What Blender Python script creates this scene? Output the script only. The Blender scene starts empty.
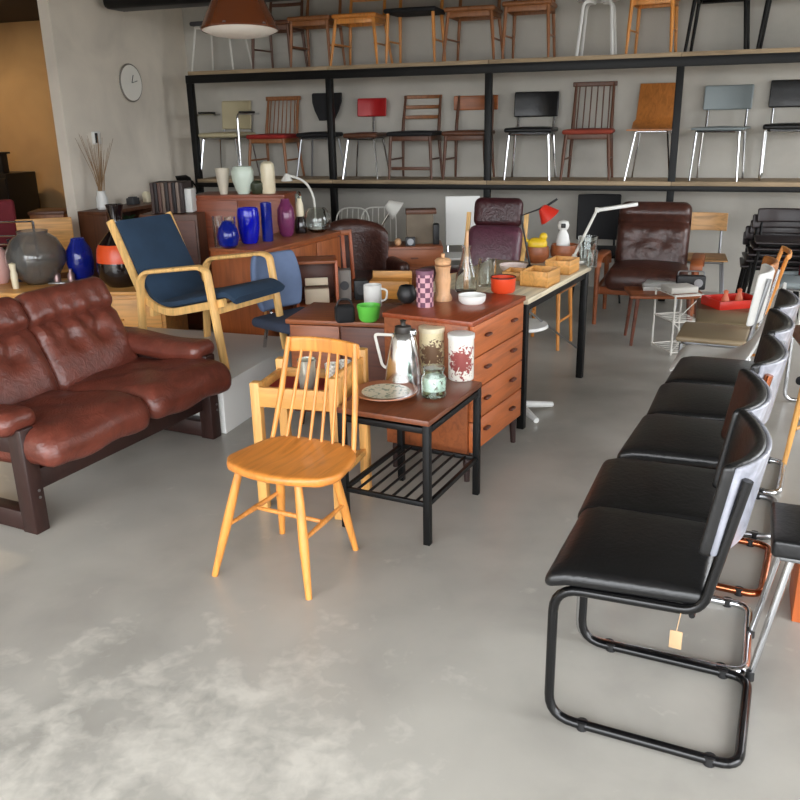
import bpy, bmesh, math, random
from mathutils import Vector, Matrix
random.seed(7)
PI = math.pi
sc = bpy.context.scene
C = sc.collection

# ------------------------------------------------------------------ camera model
FPX, PITCH, ROLL, CH = 839.0, math.radians(18.7), math.radians(1.1), 1.6
_F = Vector((0, math.cos(PITCH), -math.sin(PITCH)))
_R0 = Vector((1, 0, 0)); _U0 = Vector((0, math.sin(PITCH), math.cos(PITCH)))
_R = _R0 * math.cos(ROLL) - _U0 * math.sin(ROLL)
_U = _R0 * math.sin(ROLL) + _U0 * math.cos(ROLL)
EYE = Vector((0, 0, CH))
def ray(x, y): return _R * (x - 400) + _U * (400 - y) + _F * FPX
def G(x, y, z=0.0):
    d = ray(x, y); return EYE + d * ((z - CH) / d.z)
def Q(x, y, Y):
    d = ray(x, y); return EYE + d * (Y / d.y)
def xy(v, z): return (v[0], v[1], z)
cam = bpy.data.cameras.new('camera'); camo = bpy.data.objects.new('camera', cam); C.objects.link(camo)
m3 = Matrix((_R, _U, -_F)).transposed()
camo.matrix_world = Matrix.Translation(EYE) @ m3.to_4x4()
cam.sensor_width = 36; cam.sensor_fit = 'HORIZONTAL'; cam.lens = 36 * FPX / 800; cam.clip_start = .05
sc.camera = camo

# ------------------------------------------------------------------ materials
def lin(c):
    return tuple(((v / 255 / 12.92) if v / 255 < .04045 else ((v / 255 + .055) / 1.055) ** 2.4) for v in c) + (1,)
MC = {}
def M(name, col=(128, 128, 128), rough=.5, metal=0, kind=None, col2=None, scale=None, spec=None, thr=.55, size=.04, at=(0, 0, 0), coat=0, bump=.2):
    if name in MC: return MC[name]
    m = bpy.data.materials.new(name); m.use_nodes = True; nt = m.node_tree; N = nt.nodes; L = nt.links
    b = N['Principled BSDF']; c = lin(col)
    b.inputs['Base Color'].default_value = c; b.inputs['Roughness'].default_value = rough; b.inputs['Metallic'].default_value = metal
    if coat: b.inputs['Coat Weight'].default_value = coat; b.inputs['Coat Roughness'].default_value = .15
    if spec is not None: b.inputs['Specular IOR Level'].default_value = spec
    def tex(sc3):
        tc = N.new('ShaderNodeTexCoord'); mp = N.new('ShaderNodeMapping'); mp.inputs['Scale'].default_value = sc3
        L.new(tc.outputs['Object'], mp.inputs['Vector']); return mp.outputs[0]
    def noise(vec, s, det=4, dist=0):
        n = N.new('ShaderNodeTexNoise'); n.inputs['Scale'].default_value = s; n.inputs['Detail'].default_value = det
        n.inputs['Distortion'].default_value = dist; L.new(vec, n.inputs['Vector']); return n.outputs['Fac']
    def ramp(fac, stops):
        r = N.new('ShaderNodeValToRGB'); L.new(fac, r.inputs[0]); e = r.color_ramp.elements
        e[0].position, e[0].color = stops[0]; e[1].position, e[1].color = stops[-1]
        for p, cc in stops[1:-1]:
            x = e.new(p); x.color = cc
        return r.outputs[0]
    def bumpn(h, st, dist=.01):
        bn = N.new('ShaderNodeBump'); bn.inputs['Strength'].default_value = st; bn.inputs['Distance'].default_value = dist
        L.new(h, bn.inputs['Height']); L.new(bn.outputs[0], b.inputs['Normal'])
    def mul(k): return tuple(min(1, v * k) for v in c[:3]) + (1,)
    if kind in ('woodx', 'woody', 'woodz'):
        s = {'woodx': (2.5, 28, 28), 'woody': (28, 2.5, 28), 'woodz': (28, 28, 2.5)}[kind]
        f = noise(tex(s), 1.0, 5, 1.2)
        L.new(ramp(f, [(.3, mul(.72)), (.5, c), (.72, mul(1.18))]), b.inputs['Base Color']); bumpn(f, .06, .002)
    elif kind == 'leather':
        v = tex((1, 1, 1)); f = noise(v, 9, 3, 1.5)
        L.new(ramp(f, [(.3, mul(.7)), (.55, c), (.75, mul(1.3))]), b.inputs['Base Color'])
        g = noise(v, 22, 2, 2.2); w = N.new('ShaderNodeTexVoronoi'); w.inputs['Scale'].default_value = 260; L.new(v, w.inputs['Vector'])
        ad = N.new('ShaderNodeMath'); ad.operation = 'MULTIPLY_ADD'; L.new(w.outputs[0], ad.inputs[0]); ad.inputs[1].default_value = .06; L.new(g, ad.inputs[2])
        bumpn(ad.outputs[0], bump, .03)
    elif kind == 'fabric':
        v = tex((1, 1, 1)); f = noise(v, 240, 2); g = noise(v, 6, 3)
        L.new(ramp(g, [(.3, mul(.82)), (.7, mul(1.15))]), b.inputs['Base Color']); bumpn(f, .35, .003)
    elif kind == 'wicker':
        v = tex((1, 1, 1)); w = N.new('ShaderNodeTexChecker'); w.inputs['Scale'].default_value = scale or 90; L.new(v, w.inputs['Vector'])
        w.inputs['Color1'].default_value = c; w.inputs['Color2'].default_value = lin(col2 or col); L.new(w.outputs[0], b.inputs['Base Color']); bumpn(w.outputs[1], .3, .003)
    elif kind == 'glass':
        b.inputs['Transmission Weight'].default_value = 1 if min(col) > 190 else (.86 if min(col) > 180 else .6); b.inputs['IOR'].default_value = 1.45
    elif kind == 'print':      # a printed motif of a second colour in the middle of the thing
        v = tex((1, 1, 1)); f = noise(v, scale or 60, 2, 1.0)
        tc = N.new('ShaderNodeTexCoord'); mp = N.new('ShaderNodeMapping'); mp.inputs['Location'].default_value = tuple(-a / size for a in at); mp.inputs['Scale'].default_value = (1 / size,) * 3
        L.new(tc.outputs['Object'], mp.inputs['Vector']); gr = N.new('ShaderNodeTexGradient'); gr.gradient_type = 'SPHERICAL'; L.new(mp.outputs[0], gr.inputs[0])
        mm = N.new('ShaderNodeMath'); mm.operation = 'MULTIPLY_ADD'; L.new(gr.outputs['Fac'], mm.inputs[0]); mm.inputs[1].default_value = .5; L.new(f, mm.inputs[2])
        c2 = lin(col2); L.new(ramp(mm.outputs[0], [(thr, c), (thr + .04, c2)]), b.inputs['Base Color'])
    elif kind == 'spots':
        v = tex((1, 1, 1)); f = noise(v, scale or 40, 2, .5); L.new(ramp(f, [(thr, c), (thr + .05, lin(col2))]), b.inputs['Base Color'])
    elif kind == 'plaster':
        v = tex((1, 1, 1)); f = noise(v, 1.6, 6, .4); g = noise(v, 30, 4)
        L.new(ramp(f, [(.3, mul(.82)), (.55, c), (.75, mul(1.1))]), b.inputs['Base Color']); bumpn(g, .12, .01)
    elif kind == 'floor':
        v = tex((1, 1, 1)); f = noise(v, .8, 5, .4); g = noise(v, 4, 7, .3)
        mx = N.new('ShaderNodeMath'); mx.operation = 'MULTIPLY_ADD'; L.new(g, mx.inputs[0]); mx.inputs[1].default_value = .45; L.new(f, mx.inputs[2])
        base = ramp(mx.outputs[0], [(.46, mul(.7)), (.72, c), (1.0, mul(1.2))])
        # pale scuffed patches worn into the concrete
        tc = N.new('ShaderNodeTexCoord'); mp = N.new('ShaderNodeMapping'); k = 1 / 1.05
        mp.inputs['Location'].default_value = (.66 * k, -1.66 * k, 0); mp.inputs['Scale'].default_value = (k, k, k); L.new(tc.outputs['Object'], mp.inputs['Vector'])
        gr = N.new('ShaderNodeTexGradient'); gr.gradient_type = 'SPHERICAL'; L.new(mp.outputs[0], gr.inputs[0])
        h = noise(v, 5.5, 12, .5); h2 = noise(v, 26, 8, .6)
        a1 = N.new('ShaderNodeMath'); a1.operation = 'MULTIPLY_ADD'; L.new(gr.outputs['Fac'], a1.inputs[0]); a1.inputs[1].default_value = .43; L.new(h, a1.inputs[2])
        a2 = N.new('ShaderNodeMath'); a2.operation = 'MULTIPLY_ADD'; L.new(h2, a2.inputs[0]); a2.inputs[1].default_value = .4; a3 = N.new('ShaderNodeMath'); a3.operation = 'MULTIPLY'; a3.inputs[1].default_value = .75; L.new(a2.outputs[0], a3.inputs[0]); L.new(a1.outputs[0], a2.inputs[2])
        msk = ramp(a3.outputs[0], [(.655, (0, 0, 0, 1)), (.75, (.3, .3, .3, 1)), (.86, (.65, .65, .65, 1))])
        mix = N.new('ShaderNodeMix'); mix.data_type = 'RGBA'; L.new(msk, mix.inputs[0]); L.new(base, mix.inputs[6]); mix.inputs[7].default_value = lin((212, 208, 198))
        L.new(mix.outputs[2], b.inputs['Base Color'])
        pass
        bumpn(g, .05, .01)
    MC[name] = m; return m

TEAK = M('teak', (144, 80, 44), .42, kind='woodx'); TEAKZ = M('teak upright', (168, 84, 42), .42, kind='woodz')
TEAKD = M('dark teak', (98, 50, 30), .45, kind='woodx'); ROSE = M('dark stained wood', (46, 26, 22), .4, kind='woodz')
HONEY = M('honey beech', (214, 142, 66), .36, kind='woodz'); HONEYS = M('honey seat', (206, 130, 56), .34, kind='woody')
BLOND = M('blond laminated beech', (226, 180, 112), .4, kind='woodz'); PINE = M('pine', (214, 156, 84), .45, kind='woodx'); PINEZ = M('pine upright', (220, 164, 92), .45, kind='woodz')
OAK = M('shelf oak', (160, 138, 108), .6, kind='woodx'); WALN = M('walnut', (92, 56, 36), .45, kind='woodz'); MIDW = M('mid brown wood', (140, 88, 48), .45, kind='woodz')
SOFA = M('oxblood leather', (104, 52, 40), .33, kind='leather', bump=.13); BRLEA = M('dark brown leather', (70, 40, 32), .33, kind='leather', bump=.16); MAROON = M('maroon leather', (60, 26, 30), .35, kind='leather')
BLKLEA = M('black vinyl', (20, 20, 21), .33, kind='leather', bump=.06); SHEENV = M('grey painted-sheen vinyl', (150, 152, 162), .26, kind='leather', bump=.06)  # pale grey of the chair backs has the window's sheen put into its colour
NAVY = M('navy wool', (32, 54, 76), .9, kind='fabric'); BLUEF = M('blue wool', (96, 112, 142), .9, kind='fabric'); DBLUE = M('slate wool', (58, 66, 84), .9, kind='fabric'); GREYF = M('grey wool', (128, 122, 116), .9, kind='fabric')
REDF = M('red wool', (150, 34, 28), .85, kind='fabric'); BLACKF = M('black wool', (22, 22, 24), .8, kind='fabric')
BLKMET = M('black steel', (13, 13, 13), .45, .0, spec=.25); BLKGL = M('black gloss tube', (9, 9, 10), .22, 0, spec=.4); CHROME = M('chrome', (205, 207, 210), .14, 1.0); STEEL = M('brushed steel', (160, 162, 165), .35, 1.0); COPPER = M('copper tube', (176, 104, 70), .22, 1.0)
WHITE = M('white lacquer', (226, 226, 222), .4); WHITEM = M('white painted metal', (214, 212, 204), .45); CREAM = M('cream glaze', (226, 214, 184), .3); CREAMP = M('cream panel', (196, 184, 150), .7, kind='wicker', col2=(168, 156, 124))
REDL = M('red lacquer', (196, 44, 30), .35); REDP = M('red plastic', (176, 26, 30), .4); ORPOT = M('orange red enamel', (214, 70, 34), .35); GREENP = M('green plastic', (104, 204, 76), .4)
BLACKP = M('black plastic', (24, 24, 25), .5); DARKG = M('dark grey', (58, 58, 60), .6); GREYP = M('grey shell', (134, 144, 146), .5); YELLOW = M('yellow glaze', (216, 180, 36), .35)
GLOBE = M('smoky clear glass', (188, 186, 182), .1, kind='glass'); GLASS = M('clear glass', (244, 248, 246), .02, kind='glass'); BLUEG = M('cobalt glass', (24, 36, 225), .06, kind='glass'); BLUED = M('deep blue glass', (22, 44, 170), .08, kind='glass'); PURPG = M('purple glass', (160, 74, 128), .06, kind='glass'); DARKGL = M('dark brown glass', (26, 18, 18), .1, coat=.5); GREENG = M('pale green glass', (226, 244, 236), .05, kind='glass')
ORBAND = M('orange glass band', (226, 82, 34), .3); AMBER = M('amber lacquered shade', (88, 42, 15), .25, coat=.5); CELAD = M('celadon glaze', (206, 218, 204), .28)
BROWNB = M('brown bark weave', (128, 96, 60), .8); STRAW = M('dry grass', (150, 120, 88), .9); GREENL = M('dark leaves', (40, 66, 34), .7)
PLY = M('orange plywood', (176, 110, 52), .4, kind='woodz')

# ------------------------------------------------------------------ mesh builder
class B:
    def __init__(s): s.bm = bmesh.new()
    def _xf(s, vs, c, rot):
        R = Matrix.Identity(3)
        if rot: R = Matrix.Rotation(rot[2], 3, 'Z') @ Matrix.Rotation(rot[1], 3, 'Y') @ Matrix.Rotation(rot[0], 3, 'X')
        for v in vs: v.co = R @ v.co + Vector(c)
    def box(s, c, size, bev=.004, rot=None, seg=2):
        r = bmesh.ops.create_cube(s.bm, size=1); vs = r['verts']
        for v in vs: v.co = Vector((v.co.x * size[0], v.co.y * size[1], v.co.z * size[2]))
        if bev:
            bev = min(bev, min(size) * .45)
            es = list({e for v in vs for e in v.link_edges})
            o = bmesh.ops.bevel(s.bm, geom=es, offset=bev, segments=seg, affect='EDGES', profile=.5)
            vs = list({v for f in o['faces'] for v in f.verts} | {v for v in vs if v.is_valid})
        s._xf(vs, c, rot); return s
    def bar(s, p0, p1, w, h=None, bev=.003, up=(0, 0, 1)):
        p0 = Vector(p0); p1 = Vector(p1); d = p1 - p0; l = d.length; d.normalize(); h = h or w
        u = Vector(up)
        if abs(u.dot(d)) > .98: u = Vector((0, 1, 0))
        x = u.cross(d).normalized(); y = d.cross(x)
        n0 = len(s.bm.verts); s.box((0, 0, 0), (w, h, l), bev)
        s.bm.verts.ensure_lookup_table()
        R = Matrix((x, y, d)).transposed()
        for v in list(s.bm.verts)[n0:]: v.co = R @ v.co + (p0 + p1) / 2
        return s
    def tube(s, pts, r, seg=10, closed=False, caps=True):
        P = [Vector(p) for p in pts]; n = len(P)
        rs = r if isinstance(r, (list, tuple)) else [r] * n
        T = []
        for i in range(n):
            a = P[(i - 1) % n] if (closed or i > 0) else P[0]; b = P[(i + 1) % n] if (closed or i < n - 1) else P[-1]
            T.append((b - a).normalized())
        u = Vector((0, 0, 1)) if abs(T[0].z) < .9 else Vector((1, 0, 0))
        u = (u - T[0] * u.dot(T[0])).normalized(); rings = []
        for i in range(n):
            u = (u - T[i] * u.dot(T[i])).normalized(); w = T[i].cross(u)
            rings.append([s.bm.verts.new(P[i] + (u * math.cos(2 * PI * k / seg) + w * math.sin(2 * PI * k / seg)) * rs[i]) for k in range(seg)])
        for i in range(n if closed else n - 1):
            a, b = rings[i], rings[(i + 1) % n]
            for k in range(seg): s.bm.faces.new((a[k], a[(k + 1) % seg], b[(k + 1) % seg], b[k]))
        if not closed and caps: s.bm.faces.new(rings[0][::-1]); s.bm.faces.new(rings[-1])
        return s
    def ribbon(s, pts, wx, t):          # a flat band wx wide in x, t thick, along a path of (y, z); wx may vary
        n = len(pts); P = [Vector((0, p[0], p[1])) for p in pts]; rings = []
        for i in range(n):
            d = (P[min(n - 1, i + 1)] - P[max(0, i - 1)]).normalized(); nn = Vector((0, -d.z, d.y))
            w = wx[i] if isinstance(wx, list) else wx; tt = t[i] if isinstance(t, list) else t
            e = min(.2 * w, tt * .5)
            sec = [(-w / 2, -tt / 2 + e * .5), (-w / 2 + e, -tt / 2), (w / 2 - e, -tt / 2), (w / 2, -tt / 2 + e * .5), (w / 2, tt / 2 - e * .5), (w / 2 - e, tt / 2), (-w / 2 + e, tt / 2), (-w / 2, tt / 2 - e * .5)]
            rings.append([s.bm.verts.new(P[i] + Vector((a, 0, 0)) + nn * b) for a, b in sec])
        for i in range(n - 1):
            for k in range(8): s.bm.faces.new((rings[i][k], rings[i][(k + 1) % 8], rings[i + 1][(k + 1) % 8], rings[i + 1][k]))
        s.bm.faces.new(rings[0][::-1]); s.bm.faces.new(rings[-1]); return s
    def shift(s, dx, dy=0, dz=0):
        for v in s.bm.verts: v.co += Vector((dx, dy, dz))
        return s
    def lathe(s, prof, c=(0, 0, 0), seg=28):
        rings = []
        for r, z in prof:
            if r < 1e-5: rings.append([s.bm.verts.new((c[0], c[1], c[2] + z))])
            else: rings.append([s.bm.verts.new((c[0] + r * math.cos(2 * PI * k / seg), c[1] + r * math.sin(2 * PI * k / seg), c[2] + z)) for k in range(seg)])
        for a, b in zip(rings, rings[1:]):
            for k in range(seg):
                k2 = (k + 1) % seg
                if len(a) == 1 and len(b) == 1: continue
                if len(a) == 1: s.bm.faces.new((a[0], b[k2], b[k]))
                elif len(b) == 1: s.bm.faces.new((a[k], a[k2], b[0]))
                else: s.bm.faces.new((a[k], a[k2], b[k2], b[k]))
        return s
    def vessel(s, prof, t=.004, c=(0, 0, 0), seg=28):     # open pot: outer wall, rim, inner wall
        inner = [(max(r - t, .001), max(z, prof[0][1] + t)) for r, z in prof[::-1]]
        return s.lathe([(0, prof[0][1])] + prof + inner + [(0, prof[0][1] + t)], c, seg)
    def pad(s, c, size, r, n=(8, 8, 2), crown=0, f=None, rot=None):
        h = [x / 2 for x in size]; r = min(r, min(h) * .999)
        def ax(i):
            a = h[i]; inn = a - r; k = max(1, n[i])
            xs = [-a, -inn - r * .414] + [-inn + 2 * inn * j / k for j in range(k + 1)] + [inn + r * .414, a]
            out = []
            for x in xs:
                if not out or x - out[-1] > 1e-6: out.append(x)
            return out
        A = [ax(0), ax(1), ax(2)]; D = {}
        def V(i, j, k):
            key = (i, j, k)
            if key not in D:
                p = Vector((A[0][i], A[1][j], A[2][k])); q = Vector([max(-(h[q] - r), min(h[q] - r, p[q])) for q in range(3)])
                d = p - q
                if d.length > 1e-9: p = q + d.normalized() * r
                if crown:
                    w = max(0, 1 - (p.x / h[0]) ** 2) * max(0, 1 - (p.y / h[1]) ** 2); p.z += crown * w * (1 if p.z > 0 else -.35)
                if f: p = Vector(f(p))
                D[key] = s.bm.verts.new(p)
            return D[key]
        I, J, K = len(A[0]) - 1, len(A[1]) - 1, len(A[2]) - 1
        for i in range(I):
            for j in range(J):
                s.bm.faces.new((V(i, j, 0), V(i, j + 1, 0), V(i + 1, j + 1, 0), V(i + 1, j, 0))); s.bm.faces.new((V(i, j, K), V(i + 1, j, K), V(i + 1, j + 1, K), V(i, j + 1, K)))
        for i in range(I):
            for k in range(K):
                s.bm.faces.new((V(i, 0, k), V(i + 1, 0, k), V(i + 1, 0, k + 1), V(i, 0, k + 1))); s.bm.faces.new((V(i, J, k), V(i, J, k + 1), V(i + 1, J, k + 1), V(i + 1, J, k)))
        for j in range(J):
            for k in range(K):
                s.bm.faces.new((V(0, j, k), V(0, j, k + 1), V(0, j + 1, k + 1), V(0, j + 1, k))); s.bm.faces.new((V(I, j, k), V(I, j + 1, k), V(I, j + 1, k + 1), V(I, j, k + 1)))
        s._xf(D.values(), c, rot); return s
    def prism(s, poly, z0, z1):
        a = [s.bm.verts.new((x, y, z0)) for x, y in poly]; b = [s.bm.verts.new((x, y, z1)) for x, y in poly]
        s.bm.faces.new(a[::-1]); s.bm.faces.new(b); n = len(poly)
        for i in range(n): s.bm.faces.new((a[i], a[(i + 1) % n], b[(i + 1) % n], b[i]))
        return s

def rpath(pts, rad, n=5, closed=False):
    P = [Vector(p) for p in pts]; out = []; N = len(P)
    for i in range(N):
        if not closed and i in (0, N - 1): out.append(P[i]); continue
        a, p, b = P[(i - 1) % N], P[i], P[(i + 1) % N]
        da = a - p; db = b - p; r = rad[i] if isinstance(rad, (list, tuple)) else rad
        r = min(r, da.length * .48, db.length * .48)
        s = p + da.normalized() * r; e = p + db.normalized() * r
        for k in range(n + 1):
            t = k / n; out.append(s * (1 - t) ** 2 + p * 2 * t * (1 - t) + e * t * t)
    return out
def r2(pts, rad, n=5): return [(p.y, p.z) for p in rpath([(0, a, b) for a, b in pts], rad, n)]

def P(name, b, mat, parent=None, label=None, loc=None, rz=None, sharp=40):
    bmesh.ops.recalc_face_normals(b.bm, faces=b.bm.faces)
    me = bpy.data.meshes.new(name); b.bm.to_mesh(me); b.bm.free()
    me.materials.append(mat)
    for p in me.polygons: p.use_smooth = True
    me.set_sharp_from_angle(angle=math.radians(sharp))
    o = bpy.data.objects.new(name, me); C.objects.link(o)
    if parent: o.parent = parent
    if loc is not None: o.location = loc
    if rz is not None: o.rotation_euler = (0, 0, rz)
    if label: o['label'] = label
    return o
def thing(name, label, cat, loc=(0, 0, 0), rz=0, group=None):
    o = bpy.data.objects.new(name, None); C.objects.link(o); o.empty_display_size = .1
    o.location = loc; o.rotation_euler = (0, 0, rz); o['label'] = label; o['category'] = cat
    if group: o['group'] = group
    return o
def tag(o, label, cat, group=None):
    o['label'] = label; o['category'] = cat
    if group: o['group'] = group
    return o
def struct(name, b, mat, loc=None, rz=None):
    o = P(name, b, mat, None, None, loc, rz); o['kind'] = 'structure'; return o
def dup(root, loc, rz, label, group=None):
    r = root.copy(); C.objects.link(r); r.location = loc; r.rotation_euler = (0, 0, rz); r['label'] = label
    if group: r['group'] = group
    for ch in list(root.children):
        c = ch.copy(); C.objects.link(c); c.parent = r
        for g in list(ch.children):
            d = g.copy(); C.objects.link(d); d.parent = c
    return r
def setmat(root, part, mat):
    for ch in root.children:
        if ch.name.split('.')[0] == part:
            ch.data = ch.data.copy(); ch.data.materials[0] = mat
def face(dx, dy): return math.atan2(dx, -dy)       # turn that points a thing's front (-y) to (dx, dy)

# ------------------------------------------------------------------ room shell (X along the back wall, Y away from the viewer)
RC = Vector((-2.16, 9.45, 0)); AX = Vector((.945, -.327, 0)); NX = Vector((-.327, -.945, 0)); RZ = math.atan2(-.327, .945)
WALLM = M('grey limewashed plaster', (228, 218, 203), .85, kind='plaster'); BACKM = M('grey back wall plaster', (184, 180, 171), .85, kind='plaster')
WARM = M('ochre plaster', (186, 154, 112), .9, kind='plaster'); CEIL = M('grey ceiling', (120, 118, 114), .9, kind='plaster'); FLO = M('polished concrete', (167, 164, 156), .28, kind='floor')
HT = 3.4
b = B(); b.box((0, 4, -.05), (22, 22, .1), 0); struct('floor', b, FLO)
def S(name, boxes, m):
    b = B()
    for x0, x1, y0, y1, z0, z1 in boxes: b.box(((x0 + x1) / 2, (y0 + y1) / 2, (z0 + z1) / 2), (x1 - x0, y1 - y0, z1 - z0), 0)
    return struct(name, b, m, RC, RZ)
S('ceiling', [(-4.6, 8.6, -11, .4, HT, HT + .2)], CEIL)
S('wall_back', [(-.2, 8.6, 0, .2, 0, HT)], BACKM)
S('wall_left', [(-.11, 0, -2.0, 0, 0, HT), (-.2, 0, -10.8, -4.6, 0, HT), (-.2, 0, -4.6, -2.03, 2.95, HT)], WALLM)
S('wall_alcove', [(-4.6, -.2, 0, .2, 0, HT), (-4.6, -4.4, -6, 0, 0, HT), (-4.4, -.2, -6.2, -6, 0, HT)], WARM)
S('ceiling_alcove', [(-4.4, -.2, -6, 0, 2.66, 2.8)], M('dark brown boards', (44, 32, 24), .8, kind='woodx'))
S('wall_right', [(8.4, 8.6, -10.8, .2, 0, .35), (8.4, 8.6, -10.8, .2, 2.9, HT), (8.4, 8.6, -1.0, .2, .35, 2.9), (8.4, 8.6, -10.8, -10.2, .35, 2.9), (8.4, 8.6, -5.7, -3.2, .35, 2.9)], WALLM)
S('wall_front', [(-.2, 8.6, -11, -10.8, 3.2, HT), (-.2, .3, -11, -10.8, 0, 3.2), (8.3, 8.6, -11, -10.8, 0, 3.2), (.3, 8.3, -11, -10.8, 0, .12)], WALLM)
def window(name, boxes):
    b = B()
    for x0, x1, y0, y1, z0, z1 in boxes: b.box(((x0 + x1) / 2, (y0 + y1) / 2, (z0 + z1) / 2), (x1 - x0, y1 - y0, z1 - z0), .004)
    return struct(name, b, BLKMET, RC, RZ)
window('window_1', [(x, x + .06, -10.93, -10.87, .12, 3.2) for x in (.3, 2.3, 4.3, 6.3, 8.24)] + [(.3, 8.3, -10.93, -10.87, 2.2, 2.26)])
window('window_2', [(8.47, 8.53, y, y + .06, .35, 2.9) for y in (-10.2, -8, -5.76)] + [(8.47, 8.53, -10.2, -5.7, 2.2, 2.26)])
window('window_3', [(8.47, 8.53, y, y + .06, .35, 2.9) for y in (-3.2, -1.06)] + [(8.47, 8.53, -3.2, -1.0, 2.2, 2.26)])

def RL(x, y, z=0): return RC + AX * x - NX * y + Vector((0, 0, z))   # room frame -> world
def onwall(px, py):      # point of the left wall seen at a pixel
    d = ray(px, py); n = Vector((AX.x, AX.y)); k = n.dot(Vector((RC.x, RC.y))) / n.dot(Vector((d.x, d.y))); return EYE + d * k

# black air duct under the ceiling, wall clock, thermostat
t = thing('air_duct', 'black air duct hanging below the ceiling in front of the clock wall', 'duct', RL(.35, -1.3, 2.54), RZ)
P('duct_body', B().pad((1.6, 0, .11), (3.7, .3, .24), .05, (3, 2, 2)), BLKMET, t)
for x in (.3, 2.9): P('hanger_rod', B().tube([(x, 0, .22), (x, 0, HT - 2.5)], .008, 8), BLKMET, t)
w = onwall(129, 83); t = thing('wall_clock', 'round white clock with thin dark rim on the grey side wall', 'clock', (w.x, w.y, w.z), RZ + PI / 2)
def disc(r, y0, y1, seg=36):
    b = B(); b.lathe([(0, y0), (r, y0), (r, y1), (0, y1)], seg=seg)
    for v in b.bm.verts: v.co = Vector((v.co.x, -v.co.z, v.co.y))
    return b
P('clock_face', disc(.158, 0, .03), M('clock face', (242, 238, 228), .5), t)
b = B(); b.tube([(.163 * math.cos(a * PI / 18), -.02, .163 * math.sin(a * PI / 18)) for a in range(36)], .009, 8, True); P('rim', b, M('clock rim', (120, 112, 102), .4), t)
P('hand', B().bar((0, -.034, 0), (.03, -.034, .07), .006, .003, 0), BLACKP, t); P('hand', B().bar((0, -.036, 0), (.085, -.036, .02), .005, .003, 0), BLACKP, t)
w = onwall(95, 138); t = thing('thermostat', 'small white thermostat box with dark display on the grey wall', 'thermostat', w, RZ + PI / 2)
P('housing', B().box((0, -.015, 0), (.1, .03, .11), .008), WHITE, t); P('display', B().box((-.018, -.031, 0), (.035, .006, .085), .002), BLACKP, t)

# ------------------------------------------------------------------ steel shelving along the back wall
SL = Vector((-2.02, 8.83, 0)); MZ, TZ = 1.03, 2.05
sh = thing('steel_shelving', 'black steel shelving with oak boards along the whole back wall', 'shelving', SL, RZ)
PXS = (0, 1.49, 3.01, 4.61, 6.15)
for x in PXS:
    P('post', B().box((x, .03, TZ / 2 - .03), (.06, .06, TZ - .06), .003), BLKMET, sh)
for z, hh in ((MZ, .045), (TZ, .075)):
    P('beam', B().box((3.08, .02, z - .035 - hh / 2), (6.22, .05, hh), .003), BLKMET, sh)
    for x0, x1 in zip(PXS, PXS[1:]): P('shelf_board', B().box(((x0 + x1) / 2, .24, z - .0175), (x1 - x0 - .004, .49, .035), .003), OAK, sh)
def onshelf(px, z, back=.25):
    d = ray(px, 180 if z < 1.5 else 60); o = SL - NX * back; n = Vector((NX.x, NX.y)); k = n.dot(Vector((o.x, o.y))) / n.dot(Vector((d.x, d.y)))
    p = EYE + d * k; return Vector((p.x, p.y, z))

# ------------------------------------------------------------------ chair builders
def wood_chair(name, label, loc, rz, wood, seatm, w=.43, d=.4, sh=.44, H=.8, back='rails', n=3, group=None, splay=.02, legr=.016, lean=.09, seat_t=.04, stretch=True, backm=None, bh=.12, apron=True):
    t = thing(name, label, 'chair', loc, rz, group); backm = backm or wood
    P('seat', B().pad((0, 0, sh - seat_t / 2), (w, d, seat_t), seat_t * .45, (6, 6, 1), .008, f=lambda p: (p.x * (1 - .06 * p.y / d), p.y, p.z)), seatm, t)
    fx, fy = w / 2 - .03, d / 2 - .035
    for s in (-1, 1):
        P('leg', B().tube([(s * fx, -fy, sh - .03), (s * (fx + splay * .5), -fy - splay * .4, sh * .5), (s * (fx + splay), -fy - splay, .0)], [legr, legr, legr * .65], 8), wood, t)
        P('leg', B().tube([(s * (fx - .01 + splay), fy + splay + .03, 0), (s * (fx - .01), fy, sh - .02), (s * (fx - .01), fy + .02, sh + .08), (s * (fx - .015), fy + lean, H - .01)], [legr * .7, legr * 1.1, legr, legr * .7], 8), wood, t)
    if apron: P('seat_frame', B().box((0, -fy, sh - seat_t - .02), (2 * fx, .018, .045), .003).box((0, fy - .01, sh - seat_t - .02), (2 * fx, .018, .045), .003).box((-fx, 0, sh - seat_t - .02), (.018, 2 * fy, .045), .003).box((fx, 0, sh - seat_t - .02), (.018, 2 * fy, .045), .003), wood, t)
    if stretch:
        for s in (-1, 1): P('stretcher', B().tube([(s * (fx + .012), -fy - .01, sh * .42), (s * fx, fy + .01, sh * .42)], .009, 8), wood, t)
    def ypos(z): return fy + .02 + (lean - .02) * (z - sh - .08) / (H - sh - .09)
    def bd(zc, hh, ww, t_=.016, curve=.03, round_=.006, m=None, nm='backrest'):
        return P(nm, B().pad((0, ypos(zc), zc), (ww, t_, hh), min(round_, hh * .49), (8, 1, 2), f=lambda p: (p.x, p.y + curve * (1 - (2 * p.x / ww) ** 2), p.z)), m or backm, t)
    if back == 'rails':
        z0, z1 = H - bh * 1.7, H - .02
        for i in range(n): bd(z0 + (z1 - z0) * i / max(1, n - 1), .032, 2 * fx, nm='back_slat')
    elif back == 'round': bd(H - bh / 2 - .01, bh, w * 1.02, .02, .05, bh * .48)
    elif back == 'panel': bd((H + sh) / 2 + .08, H - sh - .16, 2 * fx + .02, .014, .03)
    elif back == 'spindles':
        bd(H - .02, .04, 2 * fx + .03, .02, .01, nm='top_rail')
        for i in range(n):
            x = -fx + .04 + (2 * fx - .08) * i / (n - 1); P('spindle', B().tube([(x, fy, sh - .01), (x * .95, ypos(H - .03), H - .03)], .006, 6), wood, t)
    return t
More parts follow.
